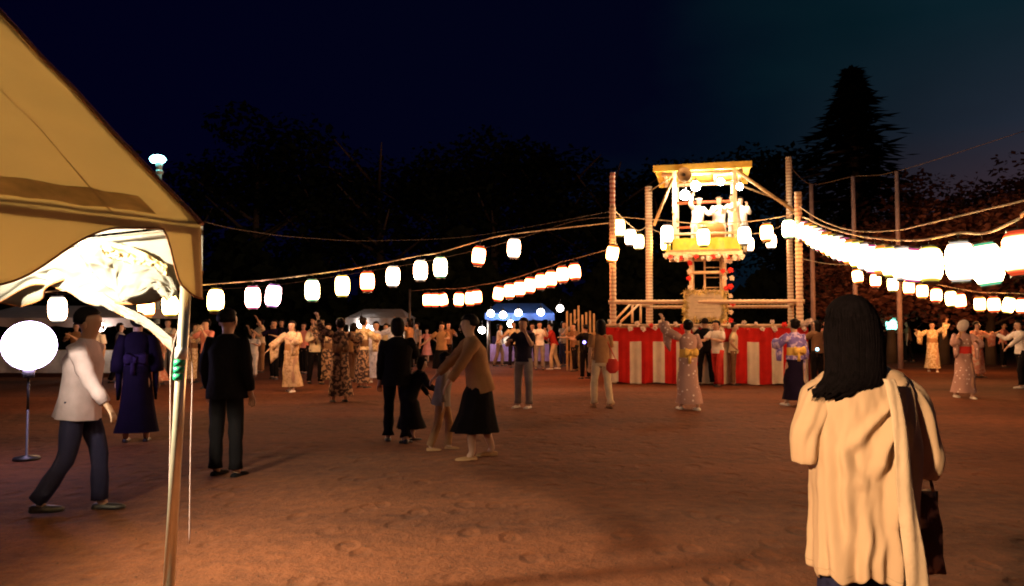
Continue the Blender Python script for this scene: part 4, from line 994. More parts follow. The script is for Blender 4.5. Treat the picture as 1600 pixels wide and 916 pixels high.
# ------------------------------------------------------------------ the long-haired woman in the foreground
WY = 2.8
wl = P(1345, 507, WY); wl.z = 0
WM = empty('person', wl, 'long-haired woman in loose cream tunic seen from behind, standing large at the right', 'person')
def Q(px, py, dy=0): return P(px, py, WY+dy)-wl
def woman():
    # body: skin chain
    vs = []; rad = []; ed = []
    def nd(p, r, par=None):
        vs.append(Vector(p)); rad.append(r if isinstance(r, tuple) else (r, r))
        if par is not None: ed.append((par, len(vs)-1))
        return len(vs)-1
    n0 = nd((0,0,.88), .12); n1 = nd((0,0,1.02), .11, n0); n2 = nd((0,.0,1.20), .09, n1); n3 = nd((0,0,1.31), .06, n2); n4 = nd((-.015,.01,1.37), .05, n3)
    n5 = nd((-.025,.03,1.42), (.06,.065), n4); n6 = nd((-.022,.03,1.47), (.074,.085), n5); n7 = nd((-.025,.015,1.52), (.078,.09), n6); nd((-.03,.01,1.56), .055, n7)
    for s in (-1, 1):
        sh = V(s*.150, .0, 1.27); el = V(s*.205, .03, 1.03); wr = V(s*.10, .24, 1.06); fd = (wr-el).normalized()
        a = nd(sh, .038, n2); b = nd(sh.lerp(el,.5), .036, a); c = nd(el, .037, b); d = nd(el.lerp(wr,.45), .036, c); e_ = nd(wr, .024, d)
        side = V(0,0,1); pn = fd.cross(side).normalized()*s
        pm = nd(wr+fd*.045, (.017,.034), e_); pe = nd(wr+fd*.085, (.014,.034), pm)
        for q_, ln in ((-1.5,.055),(-.5,.07),(.5,.075),(1.5,.065)):
            f0 = wr+fd*.092+side*q_*.018; f1 = f0+(fd-pn*.3).normalized()*ln*.55; f2 = f1+(fd-pn*.9).normalized()*ln*.45
            g0 = nd(f0,.0085,pe); g1 = nd(f1,.008,g0); nd(f2,.006,g1)
        t0 = nd(wr+fd*.03+side*.034,.011,pm); nd(wr+fd*.06+side*.06,.008,t0)
    for s in (-1, 1):
        a = nd((s*.08,0,.85), .07, n0); b = nd((s*.08,.01,.64), .06, a); c = nd((s*.085,.015,.45), .05, b); d = nd((s*.1,0,.30), .055, c); e_ = nd((s*.1,-.01,.085), .034, d); nd((s*.11,.07,.04), .032, e_)
    me = bpy.data.meshes.new('body'); me.from_pydata([tuple(v) for v in vs], ed, []); me.materials.append(SKIN)
    bo = bpy.data.objects.new('body', me); COL.objects.link(bo); bo.parent = WM
    bo.modifiers.new('Skin','SKIN').use_smooth_shade = True
    for i, r_ in enumerate(rad):
        d_ = me.skin_vertices[0].data[i]; d_.radius = (r_[0]*1.12, r_[1]*1.12); d_.use_root = i == 0
    bo.modifiers.new('Sub','SUBSURF').render_levels = 2
    # face turned away, slightly right
    for s in (-1, 1):
        obj('eye', MB().ell((-.018+s*.032,.118,1.485), (.012,.006,.006), 8, 5).ell((-.018+s*.033,.12,1.505), (.017,.005,.004), 6, 4), DARK, WM, False)
        obj('ear', MB().ell((-.024+s*.090,.02,1.465), (.010,.018,.03), 8, 6), SKIN, WM, False)
    obj('mouth', MB().ell((-.016,.118,1.415), (.022,.006,.006), 8, 4), MATS['lips'], WM, False)
    obj('nose', MB().ell((-.016,.125,1.45), (.012,.016,.02), 8, 6), SKIN, WM, False)
    # tunic: 120 x 90 loft with real folds
    TUN = cl('cream_tunic_cloth', (.60,.45,.30), var=.05, vscale=3, bump=.12, bscale=320, trans=.08)
    prof = [  # z, left x, right x, depth
      (.615,-.176,.142,.135),(.65,-.178,.142,.138),(.72,-.178,.146,.138),(.80,-.176,.152,.136),(.92,-.174,.160,.132),(1.02,-.172,.166,.128),(1.12,-.172,.170,.124),(1.20,-.176,.174,.118),(1.26,-.178,.176,.106),(1.30,-.165,.165,.09),(1.325,-.135,.145,.082),(1.345,-.085,.095,.070),(1.358,-.058,.062,.062)]
    N_ = 160; rows = 96; rings = []
    folds = [  # (x0,z0) -> (x1,z1), amp, width : ridges on the back
      (.125,1.30,-.02,.96,.030,.013),(.135,1.29,.035,.80,.034,.014),(.145,1.28,.075,.56,.036,.013),(.12,1.30,-.10,1.05,.018,.014),(.155,1.26,.118,.57,.036,.011),
      (-.165,1.20,-.150,.57,.020,.013),(-.10,1.16,-.115,.57,.010,.016),(-.04,.86,-.065,.56,.014,.012),(.0,.80,-.005,.56,.012,.015),(-.15,1.10,-.06,.92,.010,.016),(.03,1.0,.045,.57,.016,.012),(.165,1.2,.145,.60,.022,.010)]
    def interp(z):
        for (a, b) in zip(prof, prof[1:]):
            if a[0] <= z <= b[0]+1e-6:
                t = (z-a[0])/(b[0]-a[0]); t = t*t*(3-2*t)*.4+t*.6
                return [a[i]+(b[i]-a[i])*t for i in range(1,4)]
        return list(prof[-1][1:])
    for r_ in range(rows+1):
        z = .615+(1.358-.615)*(r_/rows)
        xl, xr, dp = interp(z); cx_ = (xl+xr)/2; rx = (xr-xl)/2; ring = []
        for j in range(N_):
            q_ = 2*math.pi*j/N_; x_ = cx_+math.cos(q_)*rx; cs = math.sin(q_)
            y_ = math.copysign(abs(cs)**.8, cs)*dp
            disp = 0
            for (x0,z0,x1,z1,am,wd) in folds:
                if z1-.03 <= z <= z0+.02:
                    t = (z0-z)/(z0-z1); xx = x0+(x1-x0)*(max(0, t)**.85)+.006*math.sin(t*9+x0*40)
                    env = min(1, max(0, t*3.0+.15))*(min(1, max(0, (1-t)*6)) if z1 > .6 else 1)
                    w_ = wd*(1+.9*t); u_ = (x_-xx)/w_
                    disp += 1.05*am*env*(math.exp(-u_*u_)-.5*math.exp(-(u_-1.7)**2*1.2))
            low = max(0, min(1, (1.1-z)/.5))
            gen = low*(.009*math.sin(q_*11+z*3)+.006*math.sin(q_*19+2+z*5))
            nzv = .006*noise.noise(Vector((x_*9, z*5, cs)))+.0045*noise.noise(Vector((x_*34+z*7, z*5, cs)))+.002*noise.noise(Vector((x_*80-z*20, z*12, cs)))
            k_ = (disp if cs < 0 else disp*.5)*min(1, abs(cs)*2.2)+gen+nzv
            dirv = V(math.cos(q_), cs, 0).normalized()
            hem = (.012*math.sin(q_*7+1)+.006*math.sin(q_*17))*(1-r_/rows)**6
            ring.append(V(x_, y_, z+hem)+dirv*k_)
        rings.append(ring)
    mb = MB().loft(rings, True, False); o = obj('tunic', mb, TUN, WM, False)
    sd = o.modifiers.new('Thick','SOLIDIFY'); sd.thickness = .003
    obj('hem_stitch', MB().loft([[p+V(0,0,.022)+(p-V(0,0,p.z)).normalized()*.0015 for p in rings[0]], [p+V(0,0,.026)+(p-V(0,0,p.z)).normalized()*.002 for p in rings[0]]], True, False), cl('stitch', (.5,.38,.25)), o, False)
    # sleeves: wide, drooping
    def sleeve(pts, rads, s):
        rs = []; n = 48; m = 40
        sp = smooth_pts([Vector(p) for p in pts], 10)
        L_ = len(sp)
        def rad_at(t):
            f = t*(len(rads)-1); i = min(int(f), len(rads)-2); return rads[i]+(rads[i+1]-rads[i])*(f-i)
        for i, p in enumerate(sp):
            t = i/(L_-1); tg = (sp[min(i+1,L_-1)]-sp[max(i-1,0)]).normalized(); x_ = tg.cross(V(0,1,0)).normalized(); y_ = tg.cross(x_)
            r_ = rad_at(t)
            rs.append([p+(x_*math.cos(q_)+y_*math.sin(q_)*1.15)*(r_*(1+.05*math.sin(q_*4+t*5*s)+.035*math.sin(q_*9-t*7)+.06*noise.noise(V(math.cos(q_)*2, t*4, s))+.04*math.sin(t*16+math.cos(q_)*2))) for q_ in [2*math.pi*j/n for j in range(n)]])
        o = obj('sleeve', MB().loft(rs, True, False), TUN, WM, False); md = o.modifiers.new('Thick','SOLIDIFY'); md.thickness = .003
    sleeve([(-.120,0,1.275),(-.160,0,1.235),(-.192,.0,1.15),(-.208,.005,1.08),(-.200,.02,1.012)], [.042,.058,.056,.054,.048], -1)
    sleeve([(.120,0,1.275),(.165,0,1.235),(.205,.0,1.14),(.228,.005,1.03),(.218,.02,.955)], [.042,.060,.058,.058,.050], 1)
    # dark-blue jeans below
    mb = MB(); mb.tube([(-.083,0,.9),(-.083,.0,.6),(-.09,.01,.45),(-.095,0,.12)], [.075,.083,.078,.07], 18, True, None, .03, 5); mb.tube([(.06,0,.9),(.06,.0,.6),(.075,.01,.45),(.095,0,.12)], [.075,.083,.078,.07], 18, True, None, .03, 5)
    obj('jeans', mb, mat('dark_denim', (.02,.022,.06), .8, .3, 40, .4, 200), WM, False)
    for s in (-1, 1):
        obj('shoe', MB().tube([(s*.1,-.07,.045),(s*.1,0,.055),(s*.105,.08,.045),(s*.11,.15,.035)], [.03,.045,.042,.02], 12), DARK, WM, False)
    # hair: smooth cap plus strand locks
    HM = mat('long_black_hair', (.004,.003,.004), .9, .4, 60, .2, 200)
    hp = [(1.250,-.178,-.02,.05,.02),(1.262,-.168,.075,.06,.030),(1.285,-.140,.096,.072,.030),(1.32,-.118,.100,.082,.026),(1.37,-.112,.099,.088,.02),(1.43,-.113,.095,.098,.012),(1.48,-.112,.088,.106,.006),(1.53,-.103,.077,.104,.004),(1.565,-.088,.062,.090,.0),(1.59,-.066,.042,.068,0),(1.604,-.04,.018,.042,0),(1.609,-.018,-.004,.012,0)]
    hp = [(z_, xl_-.030, xr_-.032+(-.006 if z_ < 1.4 else 0), d_, k_) for z_, xl_, xr_, d_, k_ in hp]
    rs = []; n = 88
    for i in range(50):
        f = i/49*(len(hp)-1); a = hp[min(int(f), len(hp)-2)]; b = hp[min(int(f)+1, len(hp)-1)]; t = f-min(int(f), len(hp)-2)
        z, xl, xr, dp, bk = [a[k]+(b[k]-a[k])*t for k in range(5)]
        cx_ = (xl+xr)/2; rx = (xr-xl)/2; rg = []
        for j in range(n):
            q_ = 2*math.pi*j/n; cs = math.sin(q_)
            rough = .0012*math.sin(q_*23+z*6)+.0008*math.sin(q_*41-z*9)+.004*noise.noise(V(math.cos(q_)*4, cs*4, z*3))
            dd = V(math.cos(q_), cs, 0); front = cs > .1
            yy = cs*dp*(1 if not front else (.55 if z < 1.54 else 1))-bk-.012
            rg.append(V(cx_+math.cos(q_)*rx, yy, z+(.012*math.sin(q_*13)+.01*math.sin(q_*29))*max(0, 1-(z-1.25)/.05))+dd*rough*(1 if z < 1.58 else .3))
        rs.append(rg)
    ho = obj('hair', MB().loft(rs, True, True), HM, WM, False)
    mb = MB(); r2 = random.Random(17)
    for k in range(420):
        q_ = math.pi+math.pi*r2.random(); zt = 1.56-.1*r2.random(); zb_ = 1.225+.07*r2.random()
        if k < 26: q_ = math.pi+.5*r2.random(); zb_ = 1.235+.03*r2.random()
        pts_ = []
        for i in range(9):
            z = zt+(zb_-zt)*i/8
            for a, b in zip(hp, hp[1:]):
                if a[0] <= max(1.2505, z) <= b[0]+1e-6:
                    t = (max(1.2505, z)-a[0])/(b[0]-a[0]); zz, xl, xr, dp, bk = [a[m_]+(b[m_]-a[m_])*t for m_ in range(5)]
            cx_ = (xl+xr)/2; rx = (xr-xl)/2
            w_ = 1.02+.015*math.sin(k+i*.8)
            pts_.append(V(cx_+math.cos(q_)*rx*w_, math.sin(q_)*dp*w_-bk-.012, z))
        mb.tube(pts_, [.0006,.0014,.0018,.0018,.0018,.0016,.0015,.0012,.0006], 4, False)
    obj('hair_strands', mb, HM, ho, False)['kind'] = 'stuff'
woman()
# scarf end hanging at her right side
SC = empty('shawl', wl+Vector((.18,-.09,1.28)), 'long pale shawl hanging from the right shoulder of the long-haired woman', 'shawl')
mb = MB(); rows = []
for i in range(60):
    t = i/59; px = 1388+(1433-1388)*t**.75; py = 592+(930-592)*t; wd = .018+.020*t
    c = P(px, py, WY-.155-.035*math.sin(t*3.1))
    rows.append([c+Vector((x_*wd+.004*math.sin(t*9), (-.008*math.cos(x_*1.5)+.003*math.sin(x_*4+t*8))*(.6+t), 0)) for x_ in [(-1+2*j/12) for j in range(13)]])
mb.loft(rows, False, False); so = obj('cloth', mb, cl('pale_shawl_cloth', (.68,.55,.39), trans=.1), SC); so.modifiers.new('Thick','SOLIDIFY').thickness = .004
# tote bag
TB = empty('tote_bag', P(1451, 880, WY+.02), 'dark patterned tote bag hanging at the right hip of the long-haired woman', 'bag')
mb = MB(); rows = []
for i in range(14):
    t = i/13; py = 893-(893-768)*t; c0 = P(1433-4*t, py, WY); c1 = P(1470-9*t, py-2, WY+.05); c = (c0+c1)/2; hw_ = (c1-c0)/2; b_ = .045*(1-.45*t)
    rg = []
    for j in range(16):
        q_ = 2*math.pi*j/16; rg.append(c+hw_*math.copysign(abs(math.cos(q_))**.6, math.cos(q_))*(1+.05*math.sin(t*11+j))+Vector((-.2,1,0))*math.copysign(abs(math.sin(q_))**.7, math.sin(q_))*(b_+.008*math.sin(t*9+j*2)))
    rows.append(rg)
TBm = cl('dark_floral_canvas', (.09,.048,.030), col2=(.55,.38,.22), pat='blotch', pscale=13, thr=.57)
obj('sack', MB().loft(rows, True, True), TBm, TB)
for dy in (-.03, .03):
    obj('handle', MB().tube(smooth_pts([P(1436,770,WY+dy), P(1438,740,WY+dy), P(1446,700,WY+.02), P(1452,740,WY+dy+.02), P(1458,768,WY+dy+.02)]), .006, 6), TBm, TB)

# ------------------------------------------------------------------ tent at the left
A = P(312, 352, 4.15); ez = A.z
e_ = Vector((-.55, -.84, 0)).normalized(); g_ = Vector((-.85, .53, 0)).normalized()
TN = empty('event_tent', Vector((A.x, A.y, 0)), 'yellow-lit canvas event tent with scalloped valance filling the top left', 'tent')
CV = mat('tent_canvas', (.90,.70,.38), .75, .05, 1.5, .12, 9, trans=.45)
CV2 = mat('tent_canvas_hem_shade', (.72,.55,.30), .75, .28, 5, .2, 12, trans=.35)  # canvas darkened in colour for the shade of doubled cloth
WCV = mat('white_inner_canvas', (.34,.325,.29), .75, .06, 2, .25, 8, trans=.5)
HALF = 2.6; RISE = .735
def roofpt(s, t, side=1):      # s along the eave, t from eave (0) to ridge (1)
    z = ez+RISE*HALF*t
    wr_ = -.035*math.sin(t*math.pi)*abs(math.sin(s*1.5+.4))+.022*noise.noise(Vector((s*2.6, t*5, 1)))+.008*noise.noise(Vector((s*9, t*9, 4)))*(1 if 0 < t < 1 else .2)
    # a soft pulled crease near the corner
    cr_ = .02*math.exp(-((s-.45-t*.25)/.05)**2)*math.sin(math.pi*min(1,t*1.6)) if t < .62 else 0
    p = A+e_*s+g_*(HALF*t); p.z = z+wr_+cr_
    return p
LEN = 5.2
def grid(fn, nu, nv, mb=None):
    mb = mb or MB(); vs = [fn(i/nu, j/nv) for j in range(nv+1) for i in range(nu+1)]
    return mb.add(vs, [(j*(nu+1)+i, j*(nu+1)+i+1, (j+1)*(nu+1)+i+1, (j+1)*(nu+1)+i) for j in range(nv) for i in range(nu)])
o = obj('roof_slope', grid(lambda u, v: roofpt(u*LEN, v), 90, 44), CV, TN); o.modifiers.new('Thick','SOLIDIFY').thickness = .003
def rp2(u, v):
    p = roofpt(u*LEN, 1-v); q_ = A+e_*(u*LEN)+g_*(HALF*(1+v)); return Vector((q_.x, q_.y, p.z))
o = obj('roof_slope', grid(rp2, 60, 30), CV, TN); o.modifiers.new('Thick','SOLIDIFY').thickness = .003
# rolled seam along the gable edge
obj('edge_piping', MB().tube([roofpt(0, k/20)+Vector((.01,0,.006)) for k in range(21)], .014, 8), mat('edge_rope', (.42,.20,.14), .8, .3, 60, .5, 90), TN)
for s_ in (.47, 1.9, 3.4):
    obj('seam', grid(lambda u, v: roofpt(s_+.012*v+.03*u, u)+Vector((.45,-.55,.7)).normalized()*.004, 30, 1), CV2, TN)
# doubled band of the eave, its see-through shade put into the colour
def bandpt(u, v):
    s = .22+u*(LEN-.22); p = roofpt(s, .020+.062*v); n_ = Vector((.45,-.55,.7)).normalized(); return p+n_*.006
band = obj('eave_band', grid(bandpt, 80, 4), CV2, TN)
# valance with scallops
def drop(s):
    if s < .13: return .40-.06*(s/.13)**2
    if s < .27: return .34-.29*(.5-.5*math.cos(math.pi*(s-.13)/.14))
    if s < .46: return .05+.02*(s-.27)/.19
    k = (s-.46); return .07+.30*(.5-.5*math.cos(min(math.pi, k*5.6)))*(1-.38*(.5-.5*math.cos(max(0, k-.85)*7)) if k > .85 else 1)
def val(u, v):
    s = u*LEN; p = A+e_*s; d = drop(s)
    fl = .018*math.sin(s*9)*v+.03*v*math.sin(s*3.1+1)
    out_n = Vector((.84,-.55,0)); lift = .16*v*math.exp(-((s-.45)/.18)**2)
    return Vector((p.x, p.y, ez-d*v))+out_n*(fl+.012+lift*.4)
o = obj('valance', grid(val, 220, 10), CV, TN); o.modifiers.new('Thick','SOLIDIFY').thickness = .003
obj('valance_piping', MB().tube([val(k/220, 1) for k in range(221)], .0055, 6), mat('dark_piping', (.30,.13,.05), .7), TN)
# gable-end valance, white, seen from within
def drop2(s): return .22+.20*abs(math.sin(s*2.3+.2))**1.2
def val2(u, v):
    s = u*2*HALF; p = A+g_*s; fl = .03*math.sin(s*7)*v+.03*v*math.sin(s*16)
    return Vector((p.x, p.y, ez-drop2(s)*v))+Vector((.53,.85,0))*(fl+.02)
o = obj('gable_valance', grid(val2, 160, 8), WCV, TN); o.modifiers.new('Thick','SOLIDIFY').thickness = .003
obj('valance_piping', MB().tube([val2(k/160, 1) for k in range(161)], .006, 6), mat('dark_piping', (.30,.13,.05), .7), TN)
# gable triangle
mb = MB(); B_ = A+g_*HALF+Vector((0,0,RISE*HALF)); D_ = A+g_*2*HALF
mb.add([A+Vector((0,0,.01)), D_+Vector((0,0,.01)), B_-Vector((0,0,.02))], [(0,1,2)]); obj('gable_panel', mb, WCV, TN, True, False)
# gathered side curtain, tied up under the eave in crumpled swags
def swag(p0, p1, p2, p3, rads, fold, seed, nm='tied_curtain', m=WCV):
    r3 = random.Random(seed); sp = smooth_pts([p0, p1, p2, p3], 16); n = 40; rs = []
    for i, p in enumerate(sp):
        t = i/(len(sp)-1); tg = (sp[min(i+1,len(sp)-1)]-sp[max(i-1,0)]).normalized(); x_ = tg.cross(V(0,1,0)).normalized(); y_ = tg.cross(x_)
        f = t*(len(rads)-1); k_ = min(int(f), len(rads)-2); r_ = rads[k_]+(rads[k_+1]-rads[k_])*(f-k_)
        rs.append([p+(x_*math.cos(q_)+y_*math.sin(q_)*.8)*r_*(1+fold*math.sin(q_*5+seed+t*2.5)+fold*.6*math.sin(q_*11-t*6)+.35*noise.noise(V(math.cos(q_)*1.5+seed, math.sin(q_)*1.5, t*5))) for q_ in [2*math.pi*j/n for j in range(n)]])
    return obj(nm, MB().loft(rs, True, True), m, TN)
def pl(pts, u):
    f = u*(len(pts)-1); i = min(int(f), len(pts)-2); t = f-i; return Vector(pts[i]).lerp(Vector(pts[i+1]), t)
def crumple(top, bot, seed, amp, fr, nm='tied_curtain', m=WCV, piping=True):
    T_ = smooth_pts([P(*p) for p in top], 8); B_2 = smooth_pts([P(*p) for p in bot], 8)
    def f(u, v):
        p = pl(T_, u).lerp(pl(B_2, u), v)
        w_ = V(u*fr*1.3+seed, v*fr*.55+u*fr*.5, seed*2.3)
        n1 = 1-2*abs(noise.noise(w_)); n2 = 1-2*abs(noise.noise(w_*2.3+V(7,1,3))); n3 = noise.noise(w_*5)
        env = .35+.65*math.sin(math.pi*min(1, max(0, v)))
        d = amp*(n1+.5*n2+.15*n3)*env
        return p+V(.25,-.85,.25)*d+V(0,0,-.35*amp*n2*(1 if 0 < v < 1 else .3))
    o = obj(nm, grid(f, 150, 60), m, TN); o.modifiers.new('Thick','SOLIDIFY').thickness = .004
    if piping: obj('curtain_piping', MB().tube([f(k/150, 1) for k in range(151)], .005, 6), MATS['dark_piping'], TN)
crumple([(-60,425,5.2),(30,400,5.1),(75,392,5.0),(125,378,4.85),(200,390,4.6),(258,422,4.4),(284,475,4.25)], [(-60,500,5.2),(0,474,5.15),(50,446,5.0),(100,452,4.9),(140,474,4.7),(172,474,4.6),(197,462,4.5),(232,440,4.4),(274,455,4.25)], 2, .07, 3.2)
crumple([(140,446,4.68),(190,476,4.5),(230,497,4.38),(270,528,4.2)], [(140,464,4.68),(190,492,4.5),(230,512,4.38),(271,550,4.2)], 11, .03, 2.2)
crumple([(118,384,4.65),(160,376,4.55),(215,392,4.45),(262,425,4.3),(280,462,4.2)], [(140,420,4.6),(180,455,4.5),(196,470,4.4),(240,452,4.3),(262,470,4.2)], 5, .06, 3.0)
crumple([(150,380,4.5),(205,386,4.42),(262,415,4.28)], [(165,398,4.5),(215,415,4.4),(262,430,4.26)], 8, .035, 3.5, m=CV)
# pole with green tape
pt = P(291, 440, 4.1); pb = P(263, 930, 4.02); dirp = (pt-pb).normalized(); base = pb-dirp*(pb.z/dirp.z)
POLE = mat('lamplight_tinted_aluminium', (.82,.74,.55), .30, .1, 10, .03, 80, .7)  # yellow lamplight put into the metal's base colour
obj('pole', MB().tube([base, pt+dirp*((ez-.02-pt.z)/dirp.z)], .028, 20), POLE, TN)
obj('pole_foot', MB().tube([base, base+Vector((0,0,.012))], .09, 16), STEEL, TN)
for k in range(3):
    c = P(281-.6*k, 567+11*k, 4.07); obj('green_tape', MB().tube([c-dirp*.016, c+dirp*.016], .0305, 20), mat('green_tape', (.02,.42,.20), .4), TN)
c = P(283, 552, 4.07); obj('white_tape', MB().tube([c-dirp*.03, c+dirp*.03], .031, 20), mat('white_tape', (.85,.83,.78), .5), TN)
# thin plastic sleeve edges hanging by the pole
for px0, px1 in ((268, 262), (300, 296)):
    obj('hanging_cord', MB().tube(smooth_pts([P(284,500,4.1), P(px0,560,4.12), P(px0-2,700,4.12), P(px1,850,4.12)]), .0035, 5), mat('pinkish_cord', (.60,.42,.38), .6), TN)
# eave frame tubes
obj('frame_tube', MB().tube([A+Vector((-.03,-.0,-.03)), A+e_*LEN+Vector((-.03,0,-.03))], .02, 8), STEEL, TN)
obj('frame_tube', MB().tube([A+Vector((-.02,.02,-.03)), A+g_*2*HALF+Vector((-.02,.02,-.03))], .02, 8), STEEL, TN)
obj('ridge_tube', MB().tube([B_-Vector((0,0,.05)), B_+e_*LEN-Vector((0,0,.05))], .02, 8), STEEL, TN)
for q_ in (A+e_*LEN, D_, D_+e_*LEN):
    obj('pole', MB().tube([Vector((q_.x, q_.y, 0)), Vector((q_.x, q_.y, ez))], .031, 12), POLE, TN)
# added bulb inside the tent, out of view, to light the canvas
tl = A+e_*1.45+g_*1.25; tl.z = 2.2
TL = empty('added_canvas_lamp', tl, 'added unseen warm bulb inside the tent, aimed up to light the canvas', 'lamp')
obj('bulb', MB().ell(tl, .06, 12, 8), mat('warm_bulb', (1,1,1), .3, 0, emit=(1,.80,.54), estr=4), TL)
lamp('bulb_light', tl+Vector((0,0,.02)), 3600, (1,.86,.60), .075, TL, math.radians(165), A+e_*.75+g_*.75+Vector((0,0,.35)))
obj('flex', MB().tube([tl+Vector((0,0,.06)), Vector((tl.x, tl.y, 3.3))], .006, 5), BLACKM, TL)
obj('socket', MB().tube([tl+Vector((0,0,.05)), tl+Vector((0,0,.13))], .025, 8), BLACKM, TL)
# added warm lamp behind the camera, unseen, to light the woman's back
sl = Vector((-2.6, -.5, 2.7))
SL = empty('added_back_lamp', Vector((sl.x, sl.y, 0)), 'added unseen warm lamp behind the camera, lighting the long-haired woman', 'lamp')
obj('post', MB().tube([(sl.x, sl.y, 0), (sl.x, sl.y, 3.3)], .03, 10), STEEL, SL)
aim = Vector((1.9, 3.7, .5)); hd_ = sl+Vector((.22,0,0)); ad_ = (aim-hd_).normalized()
obj('shade', MB().tube([hd_-ad_*.16, hd_-ad_*.12, hd_+ad_*.02], [.03,.08,.15], 20, False), mat('lamp_shade_metal', (.5,.5,.48), .4), SL)
obj('bulb', MB().ell(hd_-ad_*.06, .05, 12, 8), mat('warm_globe', (1,1,1), .3, 0, emit=(1,.60,.28), estr=4), SL)
lamp('shaded_light', hd_+ad_*.03, 1700, (1,.60,.31), .07, SL, math.radians(74), aim).data.spot_blend = .9
obj('bracket', MB().tube([sl+Vector((0,0,.15)), sl+Vector((.22,0,.15))], .015, 8), STEEL, SL)
# faint cable from tent corner to the stage
rope('guy_cable', smooth_pts([A+Vector((.02,0,.02)), P(380,360,5), P(480,372,7), P(600,376,10), P(760,366,14), Vector((FL.x, FL.y, P(958,330,19.6).z))]), .003, 'thin faint cable from the tent corner across to the stage pole', CORD, 'cable')

# ------------------------------------------------------------------ floodlight at the left, its flare modelled as a globe
fp = P(46, 540, 8.6); FLT = empty('floodlight', Vector((fp.x, fp.y, 0)), 'floodlight at the left edge, its white flare modelled as a globe on an added stand', 'floodlight')
n = 28; fd = (Vector((0,0,1.5))-fp).normalized(); fx = fd.cross(V(0,0,1)).normalized(); fz = fx.cross(fd)
def disc(off, r): return [fp+fd*off+(fx*math.cos(2*math.pi*j/n)+fz*math.sin(2*math.pi*j/n))*r for j in range(n)]
obj('socket', MB().tube([fp+Vector((0,0,-.36)), fp+Vector((0,0,-.27))], .06, 12), BLACKM, FLT)
obj('bulb', MB().ell(fp+fd*.02, .27, 24, 16), mat('flood_flare', (1,1,1), .3, 0, emit=(.80,.60,1.0), estr=15), FLT)  # globe widened to the size of the lamp's flare
obj('stem', MB().tube([fp+Vector((0,0,-.3)), Vector((fp.x, fp.y, .5))], .014, 8), BLACKM, FLT)
obj('foot', MB().tube([Vector((fp.x, fp.y, .0)), Vector((fp.x, fp.y, .03)), Vector((fp.x, fp.y, .05)), Vector((fp.x, fp.y, .55))], [.14,.13,.014,.014], 14), BLACKM, FLT)

# ------------------------------------------------------------------ stalls in the background
def stall(px0, px1, top_py, eave_py, Y0, dep, canm, label, sidem=None, tablem=None):
    x0 = P(px0, 500, Y0).x; x1 = P(px1, 500, Y0).x; ze = P(px0, eave_py, Y0).z; zt = P(px0, top_py, Y0+dep/2).z; cx_ = (x0+x1)/2
    r = empty('market_stall', (cx_, Y0+dep/2, 0), label, 'stall')
    for xx in (x0, x1):
        for yy in (Y0, Y0+dep): obj('post', MB().tube([(xx, yy, 0), (xx, yy, ze)], .03, 8), STEEL, r)
    mb = MB(); mb.add([(x0-.1,Y0-.1,ze),(x1+.1,Y0-.1,ze),(x1+.1,Y0+dep+.1,ze),(x0-.1,Y0+dep+.1,ze),(x0+.3,Y0+dep/2,zt),(x1-.3,Y0+dep/2,zt)], [(0,1,5,4),(2,3,4,5),(1,2,5),(3,0,4)])
    obj('canopy', mb, canm, r, True, False)
    mb = MB(); n = 40
    vs = []
    for i in range(n+1):
        t = i/n; xx = x0-.1+(x1-x0+.2)*t; vs += [(xx, Y0-.105+.02*math.sin(t*30), ze+.005), (xx, Y0-.11+.03*math.sin(t*30), ze-.22-.05*abs(math.sin(t*18)))]
    mb.add(vs, [(2*i, 2*i+1, 2*i+3, 2*i+2) for i in range(n)]); obj('valance', mb, canm, r)
    obj('table_top', MB().box((cx_, Y0+.25, .74), (x1-x0-.2, .6, .04)), WOOD, r, True, False)
    mb = MB(); vs = []
    for i in range(n+1):
        t = i/n; xx = x0+.1+(x1-x0-.2)*t; vs += [(xx, Y0-.07, .762), (xx, Y0-.08+.03*math.sin(t*37), .12)]
    mb.add(vs, [(2*i, 2*i+1, 2*i+3, 2*i+2) for i in range(n)]); obj('table_cloth', mb, tablem or C['white'], r)
    return r
stall(545, 632, 483, 497, 27.5, 2.6, mat('grey_canopy', (.28,.25,.25), .8, .1, trans=.3), 'stall with low grey canopy and bright white lamp behind the pale blue dancer')
stall(762, 862, 474, 490, 29.0, 2.6, mat('blue_tarpaulin', (.05,.16,.62), .5, .15, 4, .3, 12, trans=.45), 'stall roofed with blue tarpaulin hung with round bulbs, left of the stage', None, cl('violet_table_cloth', (.30,.22,.55)))
stall(-40, 210, 478, 497, 22, 3, mat('white_canopy', (.6,.5,.48), .8, .1, trans=.35), 'long pale canopy stall seen under the tent at the far left')
GL = [(767,490,'left end of the row'),(786,492,'second in the row'),(810,489,'third in the row'),(845,488,'in front of the blue tarpaulin'),(875,482,'right end of the row, beside the gate'),(798,506,'hanging low in the middle'),(753,516,'lowest, beside the head of the tan-bloused woman')]
for px, py, lb in GL:
    bulb_globe(P(px, py, 28.6), .13, (1,.92,.82), 22, 0, 'round white stall bulb by the blue stall, '+lb, 'round bulbs of the blue stall')
bulb_globe(P(565,506,27.3), .17, (1,.92,.80), 25, 0, 'bright white lamp under the grey canopy of the middle stall', None)
bulb_globe(P(157,511,21.6), .13, (1,.85,.75), 22, 0, 'round bulb under the far-left canopy above the onlookers', None)
bulb_globe(P(243,535,20), .11, (1,.85,.75), 22, 0, 'round bulb hanging beside the tent pole', None)
# white panel of the middle stall, given emission of its own
mb = MB().box(P(578,506,27.9), (.35,.04,.55)); tag(obj('glowing_panel', mb, mat('emissive_panel', (1,1,1), .4, 0, emit=(1,.95,.85), estr=3)), 'upright white glowing panel under the grey canopy', 'light box')
